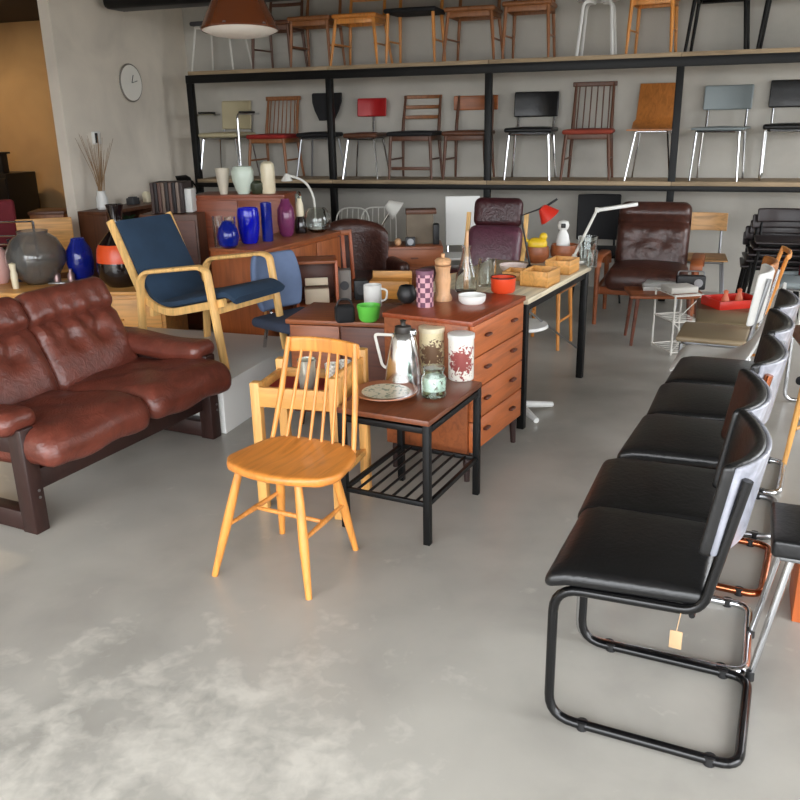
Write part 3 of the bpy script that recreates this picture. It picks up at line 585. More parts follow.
p = ontab(586, 265); o = P('glass_tumbler', B().vessel([(.028, 0), (.03, .005), (.033, .1)], .003), GLASS, None, None, (p.x + .02, p.y - .07, p.z)); tag(o, 'small clear tumbler in front of the flared glass vase', 'glass')
# white folding lamp with long arm
b0 = ontab(574, 262); k1_ = Q(597, 210, b0.y + .12); k2_ = Q(638, 204, b0.y + .05)
t = thing('arm_lamp', 'white jointed desk lamp with long flat head above the work table', 'lamp', b0)
P('base', B().lathe([(0, 0), (.07, 0), (.07, .015), (.02, .025), (.012, .05), (0, .05)]), WHITEM, t)
P('arm', B().tube([(0, 0, .04), k1_ - b0], .009, 8), WHITEM, t); P('joint', B().lathe([(0, -.015), (.014, -.015), (.014, .015), (0, .015)], tuple(k1_ - b0), 12), WHITEM, t); P('lamp_head', B().bar(k1_ - b0, k2_ - b0, .05, .022, .006), WHITE, t)
# red desk lamp
b0 = Q(530, 262, 5.05); b0.z = DZ; s0 = Q(545, 212, 5.1)
t = thing('red_desk_lamp', 'red cone desk lamp with black arm behind the yellow bird', 'lamp', (b0.x, b0.y, DZ))
P('base', B().lathe([(0, 0), (.06, 0), (.055, .018), (0, .022)]), BLACKP, t)
v = s0 - Vector((b0.x, b0.y, DZ)); P('arm', B().tube([(0, 0, .02), (-.06, .02, v.z * .95), (v.x, v.y, v.z + .03)], .006, 8), BLACKP, t)
b = B(); b.vessel([(.02, .0), (.03, .01), (.065, .08)], .003); b._xf(list(b.bm.verts), (v.x - .02, v.y, v.z + .03), (0, PI - .7, 0)); P('lamp_shade', b, REDL, t); P('switch_arm', B().tube([(v.x, v.y, v.z + .03), (v.x + .07, v.y, v.z + .075)], .007, 8), BLACKP, t)
p = ontab(513, 272); o = P('pale_dish', B().vessel([(.05, 0), (.07, .02), (.085, .045)], .005), M('pale pink glaze', (222, 204, 196), .35), None, None, (p.x, p.y, p.z)); tag(o, 'pale pink dish just behind the orange red enamel pot', 'dish')
# under the table: white swivel chair with blue seat, pine stool
sp = G(519, 421); t = thing('swivel_chair', 'swivel stool with white star foot and blue column beside the teak chest', 'chair', (sp.x + .02, sp.y + .14, 0), .2)
for k in range(4): a = k * PI / 2 + .12; P('foot_arm', B().tube([(0, 0, .05), (.21 * math.cos(a), .21 * math.sin(a), .022)], [.022, .016], 8), WHITE, t)
P('column', B().lathe([(.036, .03), (.036, .46), (.05, .49), (0, .49)]), M('blue enamel', (44, 82, 130), .4), t); P('seat', B().lathe([(0, .49), (.13, .492), (.145, .5), (.14, .515), (0, .51)]), WHITE, t)
sp = G(568, 345); t = thing('pine_stool', 'pine stool with woven seat standing under the far end of table', 'stool', (sp.x - .16, sp.y + .06, 0), TR)
for a in (-1, 1):
    for c_ in (-1, 1): P('leg', B().tube([(a * .13, c_ * .13, .42), (a * .15, c_ * .15, 0)], [.016, .012], 8), HONEY, t)
P('seat', B().pad((0, 0, .43), (.34, .34, .04), .018, (5, 5, 1)), M('orange woven cord', (160, 104, 52), .8, kind='wicker', col2=(132, 84, 40)), t)
for y in (-.14, .14): P('stretcher', B().tube([(-.14, y, .2), (.14, y, .2)], .009, 8), HONEY, t)

# ------------------------------------------------------------------ cantilever chairs in a row
def cantilever(label, loc, rz, met):
    t = thing('cantilever_chair', label, 'chair', loc, rz, 'black cantilever chairs in a row')
    w, f, r = .195, -.245, .0135
    half = [(-w, .188, .80), (-w, .12, .438), (-w, f, .422), (-w, f, r), (-w, .25, r)]
    pts = half + [(-x, y, z) for x, y, z in half[::-1]]
    P('tube_frame', B().tube(rpath(pts, [0, .05, .075, .075, .055, .055, .075, .075, .05, 0], 6), r, 12), met, t)
    for y in (-.15, .18):
        for s in (-1, 1): P('glide', B().lathe([(0, -.013), (r + .002, -.013), (r + .002, .012), (0, .012)], (s * w, y, r), 12), BLACKP, t)
    for y in (-.1, .1): P('crossbar', B().tube([(-w, y, .422), (w, y, .422)], .008, 8), met, t)
    P('seat', B().pad((0, -.07, .466), (.42, .40, .046), .022, (10, 10, 2), .012, f=lambda p: (p.x * (1 - .05 * p.y / .2), p.y, p.z - .03 * max(0, (-p.y - .12) / .1) ** 2), rot=(.03, 0, 0)), BLKLEA, t)
    def bf(p): return (p.x, p.y + .06 * (1 - (2 * p.x / .42) ** 2) - .03, p.z)
    P('backrest', B().pad((0, .158, .712), (.43, .034, .245), .016, (12, 1, 8), f=bf, rot=(-.15, 0, 0)), BLKLEA, t)
    P('back_cover', B().pad((0, .177, .712), (.42, .014, .236), .006, (12, 1, 8), f=bf, rot=(-.15, 0, 0)), SHEENV, t, 'grey rear cover with painted window sheen')
    return t
fd = Vector((-.905, .425, 0)).normalized(); rzc = face(fd.x, fd.y)
base = Vector((.70, 2.0, 0))
c = cantilever('black cantilever chair with black tube frame, nearest of the row', base, rzc, BLKGL)
P('price_tag', B().box((.218, .07, .36), (.002, .03, .05), .0005).tube([(.218, .07, .385), (.206, .075, .43)], .0012, 5), M('tag card', (176, 146, 110), .7), c, 'small brown card tag')
for k, (met, lab) in enumerate(((CHROME, 'black cantilever chair with chrome frame, second from the front of row'), (COPPER, 'black cantilever chair with copper frame, third in the row'), (STEEL, 'black cantilever chair fourth from the front, behind the copper-framed one'), (CHROME, 'black cantilever chair farthest back in the row by the low white table')), 1):
    q = cantilever(lab, base + Vector((.203, .40, 0)) * k + (Vector((-.045, -.03, 0)) if k == 1 else Vector((-.01, 0, 0))), rzc + (.03, -.04, .02, -.03)[k - 1], met)

# ------------------------------------------------------------------ right edge: stool, crate, chairs
t = thing('bench_stool', 'thick black-cushioned stool on chrome legs beside the front cantilever chair', 'stool', (1.28, 2.10, 0), -.39)
P('seat', B().pad((0, 0, .447), (.45, .27, .055), .012, (5, 5, 2)), BLKLEA, t); P('seat_frame', B().box((0, 0, .412), (.40, .23, .018), .003), STEEL, t)
for a in (-1, 1):
    for c_ in (-1, 1): P('leg', B().tube([(a * .17, c_ * .10, .41), (a * .235, c_ * .115, .012)], [.012, .010], 10), CHROME, t); P('rubber_foot', B().lathe([(0, 0), (.013, 0), (.012, .03), (0, .03)], (a * .235, c_ * .115, 0), 10), BLACKP, t)
t = thing('teak_crate', 'orange teak crate on the floor behind the thick black stool', 'crate', (1.50, 2.40, 0), -.39)
P('crate_body', B().box((0, 0, .15), (.40, .22, .30), .004), M('orange teak crate', (176, 92, 46), .45, kind='woodz'), t); P('label_plate', B().box((-.14, -.112, .2), (.06, .004, .05), .001), CREAM, t, 'cream card')
p = G(790, 480); wood_chair('pine_chair', 'pine chair with black seat at the right edge behind teak crate', (p.x + .32, p.y + .12, 0), 2.2, PINEZ, BLACKF, .42, .4, .44, .8, 'rails', 3)
p = G(785, 425); steel_chair('chrome_chair', 'chrome sled chair with brown seat beside the cantilever row', (p.x + .30, p.y + .15, 0), rzc + .2, CHROME, WALN, .44, .44, .45, .8, .2, sled=True)
# ------------------------------------------------------------------ the row goes on with other chairs
# white chairs beyond the row
def white_shell(label, loc, rz):
    t = thing('white_shell_chair', label, 'chair', loc, rz, 'white shell chairs')
    P('shell', B().ribbon(r2([(-.22, .40), (-.18, .44), (.1, .42), (.24, .80)], [0, .05, .14, 0], 7), [.36] + [.42] * 14 + [.34] * 3, .014), WHITE, t)
    for s in (-1, 1):
        for q_ in (-1, 1): P('leg', B().tube([(s * .12, q_ * .11, .42), (s * .2, q_ * .2, 0)], .009, 8), CHROME, t)
    P('leg_frame', B().tube([(-.12, -.11, .415), (.12, -.11, .415), (.12, .11, .415), (-.12, .11, .415)], .008, 8, True), CHROME, t); return t
BEIGE = M('beige linoleum', (150, 132, 104), .5)
def inrow(px, py, back=.0): p = G(px, py, .44); return Vector((p.x, p.y, 0))
white_shell('white moulded shell chair just past the last black chair of the row', inrow(722, 358), rzc)
steel_chair('beige_chair', 'chair with beige seat and white padded back behind the white shell chair', inrow(714, 331), rzc, STEEL, BEIGE, .38, .36, .44, .80, .28, sled=True, backm=WHITE, seat_t=.03)
steel_chair('olive_chair', 'chair with olive seat and orange wood back, farther than the beige-seated one', inrow(726, 316), rzc + .1, CHROME, M('olive beige linoleum', (132, 116, 88), .5), .38, .34, .44, .78, .14, backm=PLY, seat_t=.03)
p = inrow(732, 306); wood_chair('beech_chair', 'brown-seated beech chair with wide top rail carrying the red tray', p, rzc + .1, HONEY, M('brown seat', (110, 72, 50), .5), .44, .42, .44, .8, 'rails', 2)
t = thing('red_tray', 'red lacquered tray lying on the brown seat of beech chair', 'tray', (p.x, p.y, .441), .18)
P('tray_base', B().box((0, 0, .006), (.3, .22, .012), .003), REDL, t); P('tray_rim', B().box((0, -.106, .03), (.3, .01, .05), .002).box((0, .106, .03), (.3, .01, .05), .002).box((-.145, 0, .03), (.01, .2, .05), .002).box((.145, 0, .03), (.01, .2, .05), .002), REDL, t)
for k, (x, y) in enumerate(((-.05, -.01), (.05, .03))): o = P('wooden_peg', B().lathe([(0, 0), (.02, 0), (.024, .03), (.012, .06), (.016, .085), (0, .095)], seg=14), M('salmon paint', (216, 120, 86), .4), None, None, (p.x + x, p.y + y, .453)); tag(o, ('salmon wooden peg standing in the red tray', 'second salmon wooden peg toward the far end of red tray')[k], 'peg', 'salmon pegs in the red tray')
rs = .18
t = thing('wire_stand', 'tall white wire stand with two wire shelves beside the low stools', 'stand', tuple(G(674, 349)[:2]) + (0,), rs)
t.scale = (1, 1, .82); WS = G(674, 349)
for a in (-1, 1):
    for c_ in (-1, 1): P('upright', B().tube([(a * .10, c_ * .14, 0), (a * .10, c_ * .14, .51)], .007, 8), WHITEM, t)
for z in (.02, .28, .5):
    b = B(); b.tube([(-.10, -.14, z), (.10, -.14, z), (.10, .14, z), (-.10, .14, z)], .006, 8, True)
    for k in range(5): b.tube([(-.10, -.1 + k * .05, z), (.10, -.1 + k * .05, z)], .003, 6)
    P('wire_shelf', b, WHITEM, t)
P('wire_bracing', B().tube([(-.10, -.14, .03), (.10, -.14, .28)], .004, 6).tube([(.10, -.14, .03), (-.10, -.14, .28)], .004, 6).tube([(-.10, -.14, .28), (.10, -.14, .5)], .004, 6), WHITEM, t)
o = P('folded_papers', B().box((0, 0, .02), (.2, .16, .04), .006), M('pale papers', (188, 184, 176), .7), None, None, (WS.x, WS.y, .415), rs); tag(o, 'pile of pale papers on top of the white wire stand', 'papers')
t = thing('coffee_table', 'teak coffee table in front of the brown leather armchair', 'table', tuple(G(664, 291, .37)[:2]) + (0,), rs - .3)
P('tabletop', B().pad((0, 0, .358), (.52, .36, .024), .01, (3, 3, 1)), TEAK, t)
for a in (-1, 1):
    for c_ in (-1, 1): P('leg', B().tube([(a * .2, c_ * .13, .35), (a * .23, c_ * .15, 0)], [.016, .011], 8), TEAKD, t)
t = thing('black_radio', 'small black portable radio on the teak coffee table', 'radio', tuple(G(690, 289, .37)[:2]) + (.37,), -.2); P('radio_body', B().box((0, 0, .05), (.2, .07, .1), .01), BLACKP, t); P('dial', disc(.03, 0, .006, 20), STEEL, t, loc=(.05, -.035, .05)); P('handle', B().tube(rpath([(-.09, 0, .09), (-.09, 0, .13), (.09, 0, .13), (.09, 0, .09)], .02), .005, 8), STEEL, t)
o = P('magazine_pile', B().box((0, 0, .015), (.22, .16, .03), .003, (0, 0, .1)).box((.01, 0, .04), (.21, .15, .018), .003, (0, 0, -.15)), M('grey covers', (176, 176, 172), .5), None, None, tuple(G(658, 289, .37)[:2]) + (.37,), -.3); tag(o, 'small pile of grey magazines on the teak coffee table', 'magazines')

# ------------------------------------------------------------------ brown leather armchair at the back right
lc = G(658, 322); t = thing('leather_armchair', 'dark brown tufted leather armchair with wooden arms under the shelving', 'armchair', (2.02, 6.72, 0), face(-.36, -.93))
def tuft(p):
    hz = p.z / .3; y = p.y - .03 * (1 - hz ** 2)
    if p.y < 0:
        y += .05 * math.exp(-((hz - .42) / .12) ** 2)
        for tx in (-.1, .1):
            a = math.atan2(hz * .3 + .03, p.x - tx); d2 = math.hypot(p.x - tx, hz * .3 + .03)
            y += .016 * math.exp(-(d2 / .055) ** 2) + .0025 * math.sin(9 * a) * math.exp(-((d2 - .09) / .07) ** 2)
    return (p.x, y, p.z)
P('back_cushion', B().pad((0, .2, .62), (.57, .15, .58), .07, (22, 3, 24), f=tuft, rot=(-.25, 0, 0)), BRLEA, t)
P('seat_cushion', B().pad((0, -.1, .36), (.60, .62, .16), .07, (10, 10, 3), .03), BRLEA, t)
for s in (-1, 1):
    P('armrest', B().ribbon(r2([(.25, .40), (.2, .5), (-.3, .53), (-.38, .50), (-.38, .46)], [0, .06, .05, .02, 0], 5), .09, .03).shift(s * .37), TEAK, t)
    for y in (-.33, .22): P('leg', B().tube([(s * .36, y, .5), (s * .36, y * 1.08, 0)], [.022, .016], 8), TEAK, t)
    P('side_rail', B().box((s * .35, -.04, .27), (.03, .6, .06), .004), TEAK, t)
P('front_rail', B().box((0, -.32, .27), (.7, .03, .06), .004), TEAK, t)
w = Q(706, 226, 7.15); t = steel_chair('plywood_back_chair', 'pale plywood-backed chair with steel legs right of the brown armchair', (w.x, w.y, 0), face(-.3, -.95), STEEL, M('pale plywood', (206, 158, 104), .45, kind='woodx'), .38, .40, .42, .76, .15, 'ply', splay=.02, seat_t=.014)
# stack of dark chairs
gs = 'stacked dark chairs by the back wall'
w = Q(772, 250, 6.75); s0 = None
labs = ('lowest dark chair in the stack by the back wall', 'dark chair second from the bottom of its stack', 'dark chair in the middle of the stack by the back wall', 'dark chair second from the top of its stack', 'topmost dark chair of the stack below the shelving')
for k in range(5):
    loc = (w.x + .012 * k, w.y - .03 * k, .05 * k); rz = face(-.35, -.94) + .05 * (k % 2)
    s0 = steel_chair('stacking_chair', labs[0], loc, rz, BLKMET, M('dark seat', (44, 36, 36), .4), .46, .42, .43, .64, .11, group=gs, splay=.03, seat_t=.02) if k == 0 else dup(k0, loc, rz, labs[k])
    if k == 0: k0 = s0
steel_chair('grey_seat_chair', 'chair with pale grey seat and chrome frame before the dark stack', (w.x + .02, w.y - .62, 0), face(-.4, -.9), CHROME, GREYP, .4, .38, .40, .42, .05, group=None, splay=.02)
w2 = Q(800, 215, 6.3); t = thing('maroon_umbrella', 'maroon rolled parasol leaning beyond the dark chair stack', 'parasol', (w2.x + .1, w2.y, 0), 0); P('canopy', B().tube([(0, 0, .35), (.02, 0, .8), (.0, 0, 1.05)], [.05, .06, .02], 10), M('maroon cloth', (110, 26, 36), .8, kind='fabric'), t); P('pole', B().tube([(0, 0, 0), (0, 0, 1.12)], .012, 8), WHITEM, t)

# ------------------------------------------------------------------ back middle under the shelves
w = Q(502, 230, 5.95); t = thing('recliner', 'maroon leather recliner with headrest and bentwood side rails', 'armchair', (w.x - .1, w.y, 0), face(-.35, -.93))
P('headrest', B().pad((0, .30, .92), (.36, .11, .21), .05, (8, 3, 6), rot=(-.2, 0, 0)), MAROON, t); P('back_cushion', B().pad((0, .2, .63), (.40, .13, .42), .06, (10, 3, 10), f=lambda p: (p.x, p.y - .03 * (1 - (p.z / .21) ** 2), p.z), rot=(-.25, 0, 0)), M('plum leather', (92, 52, 66), .35, kind='leather'), t)
P('seat_cushion', B().pad((0, -.1, .42), (.48, .52, .14), .06, (8, 8, 2), .02, rot=(-.1, 0, 0)), MAROON, t)
for s in (-1, 1): P('side_rail', B().ribbon(r2([(-.32, 0), (-.3, .55), (.10, .50), (.22, .70), (.28, .92)], [0, .1, .12, .2, 0], 7), .03, .022).shift(s * .215), BLOND, t); P('rear_leg', B().tube([(s * .235, .1, .5), (s * .235, .3, 0)], .016, 8), BLOND, t)
w = Q(356, 236, 6.6); t = thing('tub_chair', 'dark brown leather tub chair with rounded back below the shelving', 'armchair', (w.x, w.y, 0), face(.3, -.95))
P('back_cushion', B().pad((0, .24, .58), (.56, .14, .50), .069, (14, 3, 10), f=lambda p: (p.x, p.y - .18 * (p.x / .28) ** 2, p.z - .06 * (p.x / .28) ** 2 * (1 if p.z > 0 else 0))), BRLEA, t); P('seat_cushion', B().pad((0, -.05, .34), (.52, .5, .16), .07, (8, 8, 2), .02), BRLEA, t)
for s in (-1, 1):
    P('armrest', B().pad((s * .3, -.05, .44), (.1, .5, .2), .045, (2, 6, 4)), BRLEA, t)
    for y in (-.2, .2): P('leg', B().tube([(s * .22, y, .28), (s * .24, y * 1.1, 0)], [.018, .012], 8), TEAKD, t)
w = Q(414, 255, 6.9); t = thing('bedside_cabinet', 'small teak bedside cabinet under the shelving with a radio on top', 'cabinet', (w.x, w.y, 0), face(0, -1))
P('carcass', B().box((0, 0, .38), (.46, .34, .46), .004), TEAK, t); d = P('drawer', B().box((0, -.175, .52), (.42, .014, .14), .003), TEAK, t); P('knob', B().box((0, -.188, .52), (.06, .012, .012), .003), TEAKD, d); d = P('door', B().box((0, -.175, .3), (.42, .014, .26), .003), TEAK, t); P('knob', B().box((.16, -.188, .36), (.012, .012, .05), .003), TEAKD, d)
for a in (-1, 1):
    for c_ in (-1, 1): P('leg', B().tube([(a * .2, c_ * .13, .16), (a * .21, c_ * .14, 0)], [.016, .011], 8), TEAKD, t)
t = thing('radio_box', 'taupe radio with brown wooden top standing on the bedside cabinet', 'radio', (w.x + .06, w.y + .05, .61)); P('radio_body', B().box((-.01, 0, .12), (.22, .14, .24), .006), M('taupe cloth', (120, 108, 92), .8, kind='fabric'), t); P('wood_top', B().box((0, 0, .255), (.25, .16, .035), .005), WALN, t)
o = P('black_speaker', B().box((0, 0, .08), (.05, .1, .16), .006), BLACKP, None, None, (w.x + .18, w.y - .03, .61)); tag(o, 'narrow black speaker beside the taupe radio', 'speaker')
t = thing('alarm_clock', 'little grey alarm clock in front of the taupe radio', 'clock', (w.x - .03, w.y - .12, .61)); P('clock_body', B().box((0, 0, .035), (.08, .04, .07), .008), DARKG, t); P('clock_face', disc(.026, 0, .004, 20), STEEL, t, loc=(0, -.02, .035))
o = P('wooden_ball', B().pad((0, 0, .03), (.06, .06, .06), .0299, (3, 3, 3)), M('pale turned wood',), None, None, (w.x - .13, w.y - .1, .61)); tag(o, 'small pale wooden ball on the bedside cabinet', 'ball')
# white shaded desk lamp
b0 = Vector((w.x - .36, w.y + .25, 0)); s0 = Q(393, 207, b0.y); t = thing('reading_lamp', 'reading lamp with white cone shade left of the taupe radio', 'lamp', b0)
P('base', B().lathe([(0, 0), (.13, 0), (.12, .02), (.015, .03), (0, .03)]), WHITEM, t); v = s0 - b0; P('pole', B().tube([(0, 0, .02), (0, 0, .55), (v.x * .6, v.y, v.z - .12), (v.x, v.y, v.z)], .009, 8), CHROME, t)
b = B(); b.vessel([(.03, 0), (.045, .02), (.085, .11)], .003); b._xf(list(b.bm.verts), (v.x - .05, v.y, v.z + .03), (0, 2.2, 0)); P('lamp_shade', b, WHITEM, t)
w = Q(464, 225, 7.3); t = thing('white_square_chair', 'chair with square white backrest left of the maroon recliner', 'chair', (w.x, w.y, 0), face(0, -1)); P('backrest', B().pad((0, .17, .72), (.30, .016, .42), .006, (6, 1, 6), rot=(-.1, 0, 0)), WHITE, t); P('seat', B().pad((0, 0, .44), (.36, .36, .02), .008, (4, 4, 1)), WHITE, t)
for a in (-1, 1):
    for c_ in (-1, 1): P('leg', B().tube([(a * .15, c_ * .15, .43), (a * .17, c_ * .17, 0)], .009, 8), CHROME, t)
    P('back_post', B().tube([(a * .13, .15, .43), (a * .13, .19, .6)], .009, 8), CHROME, t)
def wire_chair(label, loc, rz):
    t = thing('wire_chair', label, 'chair', loc, rz, 'white wire chairs at the back'); b = B()
    b.tube(rpath([(-.17, .15, .44), (-.16, .22, .8), (.16, .22, .8), (.17, .15, .44)], [0, .12, .12, 0]), .007, 8)
    for k in range(5): x = -.12 + k * .06; b.tube([(x, .15, .44), (x * .9, .218, .795)], .003, 6)
    P('backrest', b, WHITEM, t); P('seat', B().pad((0, 0, .44), (.36, .36, .02), .008, (4, 4, 1)), WHITEM, t)
    for a in (-1, 1):
        for c_ in (-1, 1): P('leg', B().tube([(a * .15, c_ * .15, .43), (a * .18, c_ * .18, 0)], .008, 8), WHITEM, t)
    return t
w = Q(344, 212, 7.75); k0 = wire_chair('white wire chair behind the tub chair, nearer the shelf post', (w.x, w.y, 0), RZ)
w = Q(375, 214, 7.75); dup(k0, (w.x, w.y, 0), RZ + .2, 'white wire chair behind the reading lamp pole')
w = Q(598, 240, 7.5); steel_chair('black_back_chair', 'black high-backed chair just left of the brown leather armchair', (w.x, w.y, 0), face(-.2, -.97), BLKMET, BLACKF, .40, .4, .45, .90, .40)
w = Q(444, 262, 6.15); t = thing('dark_footstool', 'dark leather footstool beside the maroon recliner', 'footstool', (w.x, w.y, 0), .2); P('cushion', B().pad((0, 0, .46), (.36, .3, .14), .05, (6, 6, 2), .02), MAROON, t)
for a in (-1, 1): P('leg', B().box((a * .14, 0, .2), (.04, .24, .4), .004), ROSE, t)
# low dark table with magazines & speakers, left of bedside cabinet
w = Q(380, 275, 5.6); t = thing('dark_low_table', 'dark low table holding grey speakers behind the pine box', 'table', (w.x - .02, w.y, 0), .1); P('tabletop', B().box((0, 0, .43), (.6, .4, .025), .004), WALN, t)
for a in (-1, 1):
    for c_ in (-1, 1): P('leg', B().box((a * .27, c_ * .17, .21), (.03, .03, .42), .003), WALN, t)
X0 = w.x
o = P('record_stack', B().box((0, 0, .02), (.3, .22, .04), .003).box((.01, .01, .05), (.28, .21, .02), .003, (0, 0, .15)), M('grey sleeves', (150, 150, 156), .5), None, None, (X0 + .06, 5.68, .4425), .1); tag(o, 'stack of silvery grey record sleeves on the dark low table', 'records')
for k, (x, hh, lab) in enumerate(((-.24, .2, 'tall grey loudspeaker on the dark low table'), (-.13, .13, 'short black loudspeaker beside the tall grey one'))):
    t = thing('loudspeaker', lab, 'speaker', (X0 + x, 5.56, .4425), .1, 'loudspeakers on the dark low table'); P('cabinet', B().box((0, 0, hh / 2), (.09, .1, hh), .005), (GREYF, BLACKP)[k], t); P('cone', disc(.03, 0, .006, 20), DARKG, t, loc=(0, -.05, hh * .5))

# ------------------------------------------------------------------ teak sideboard with vases
SZ = .80
e0 = G(262, 251, SZ); e1 = G(341, 231, SZ); sd = (e1 - e0); Ls = sd.length; sd.normalize(); sn = Vector((-sd.y, sd.x, 0)); Ds = .42
cc = (e0 + e1) / 2 + sn * (Ds / 2); SR = math.atan2(sd.y, sd.x)
t = thing('teak_sideboard', 'long orange teak sideboard crowded with glass vases', 'sideboard', (cc.x, cc.y, 0), SR)
P('carcass', B().box((0, .01, .46), (Ls - .01, Ds - .03, .64), .003), M('orange teak side', (160, 86, 42), .42, kind='woodz'), t); P('top', B().box((0, 0, SZ - .011), (Ls, Ds, .022), .003), TEAK, t)
for k in range(3):
    x = -Ls / 2 + Ls * (k + .5) / 3; d = P('door', B().box((x, -Ds / 2 + .015, .46), (Ls / 3 - .012, .016, .6), .003), M('orange teak door', (158, 88, 46), .42, kind='woodz'), t); P('handle', B().box((x + Ls / 6 - .05, -Ds / 2 + .003, .5), (.012, .016, .09), .004), TEAKD, d)
P('edge_strip', B().box((-Ls / 2 - .002, -Ds / 2 + .006, .46), (.012, .014, .64), .003), PINEZ, t, 'pale front edge strip')
for a in (-1, 1):
    for c_ in (-1, 1): P('leg', B().tube([(a * (Ls / 2 - .08), c_ * (Ds / 2 - .06), .14), (a * (Ls / 2 - .07), c_ * (Ds / 2 - .05), 0)], [.02, .013], 8), TEAKD, t)
def vase(name, label, cat, px, py, z, prof, m, group='vases on the teak sideboard', th=.005, parts=()):
    p = G(px, py, z); o = P(name, B().vessel(prof, th), m, None, None, p); tag(o, label, cat, group); return o
def onside(px, py, f=0): return G(px, py, SZ)
vase('glass_vase', 'squat round cobalt blue vase at the near end of the sideboard', 'vase', 229, 248, SZ, [(.03, 0), (.06, .02), (.072, .07), (.06, .13), (.035, .165), (.028, .175)], BLUED)
vase('glass_vase', 'tall bright cobalt blue tapered vase on the teak sideboard', 'vase', 250, 243, SZ, [(.05, 0), (.06, .02), (.072, .1), (.075, .18), (.07, .22), (.066, .235)], BLUEG)
vase('glass_vase', 'narrow deep blue cylinder vase beside the purple one', 'vase', 268, 241, SZ, [(.036, 0), (.038, .01), (.038, .26)], BLUED)
vase('glass_vase', 'purple glass vase with narrow neck on the teak sideboard', 'vase', 287, 236, SZ, [(.035, 0), (.05, .02), (.062, .1), (.06, .19), (.035, .235), (.03, .26)], PURPG)
t = thing('decanter', 'dark and cream stoppered decanter beside the purple vase', 'decanter', onside(301, 233)); P('decanter_body', B().lathe([(0, 0), (.04, 0), (.045, .02), (.042, .09), (.022, .13), (.018, .16)]), DARKGL, t); P('decanter_neck', B().lathe([(.018, .11), (.03, .125), (.028, .2), (.016, .24), (.014, .25)]), CREAM, t); P('stopper', B().lathe([(.014, .245), (.02, .26), (.012, .29), (0, .3)]), GREENG, t)
vase('glass_bowl', 'big clear glass bowl at the far end of the teak sideboard', 'bowl', 318, 232, SZ, [(.05, 0), (.09, .03), (.1, .09), (.08, .15), (.06, .175)], GLASS)
for k, (px, py, h, r, lab) in enumerate(((196, 262, .2, .035, 'clear glass vase nearest the armchair back on the sideboard'), (207, 259, .16, .04, 'clear straight tumbler among glasses near the blue round vase'), (214, 251, .2, .036, 'tall clear beaker just left of the round blue vase'))):
    p = G(px, py, SZ); q = cc - sd * (Ls / 2 - .06) + sn * (.17 - .05 * k) + sd * .06 * (k % 2); o = P('clear_glass', B().vessel([(r * .8, 0), (r * .9, .008), (r, h)], .003), GLASS, None, None, (q.x, q.y, SZ)); tag(o, lab, 'glass', 'clear glasses on the sideboard')
# taller hutch behind with ceramics
h0 = Q(241, 195, 6.75); hz = h0.z
t = thing('teak_hutch', 'taller red-brown teak cupboard behind the sideboard carrying white vases', 'cupboard', (h0.x, h0.y + .16, 0), -.15)
P('carcass', B().box((0, 0, hz / 2 + .05), (.74, .34, hz - .12), .004), M('red teak', (136, 68, 40), .42, kind='woodx'), t); P('top', B().box((0, 0, hz - .01), (.76, .36, .022), .003), M('red teak',), t)
for x in (-.18, .18): d = P('door', B().box((x, -.175, hz / 2 + .05), (.35, .014, hz - .18), .003), M('red teak',), t); P('knob', B().lathe([(0, 0), (.01, .006), (0, .012)], (x * .2, -.19, hz * .6), 10), TEAKD, d)
for a in (-1, 1):
    for c_ in (-1, 1): P('leg', B().box((a * .33, c_ * .13, .05), (.04, .04, .1), .003), TEAKD, t)
for px, lab, prof, m in ((224, 'slim pale vase with brown foot on the red-brown cupboard', [(.03, 0), (.035, .03), (.045, .1), (.055, .18), (.058, .2)], M('pale stoneware', (206, 196, 178), .4, kind='plaster')), (244, 'wide celadon white vase on the red-brown cupboard', [(.045, 0), (.06, .03), (.085, .11), (.088, .17), (.075, .205), (.07, .21)], CELAD), (258, 'round dark green pot on the red-brown cupboard', [(.04, 0), (.06, .04), (.06, .08), (.03, .1)], M('dark green glaze', (52, 58, 40), .4)), (269, 'tall cream bottle vase with brown shoulder on the red-brown cupboard', [(.05, 0), (.055, .02), (.056, .2), (.05, .23), (.03, .245)], CREAM)):
    p = Q(px, 194, h0.y + .1); o = P('ceramic_vase', B().vessel(prof, .006), m, None, None, (p.x, p.y, hz)); tag(o, lab, 'vase', 'ceramics on the red-brown cupboard')
# white gooseneck lamp
p = onside(306, 232); t = thing('gooseneck_lamp', 'white gooseneck lamp arching over the purple vase', 'lamp', (p.x + .06, p.y + .14, SZ)); P('base', B().lathe([(0, 0), (.05, 0), (.045, .02), (0, .025)]), WHITEM, t); P('gooseneck', B().tube(rpath([(0, 0, .02), (0, 0, .24), (-.06, 0, .36), (-.2, .03, .40)], [0, .12, .12, 0]), .009, 8), WHITEM, t); P('lamp_head', B().lathe([(.012, .0), (.045, -.05), (.04, -.055), (0, -.05)], (-.2, .03, .41), 16), WHITEM, t)
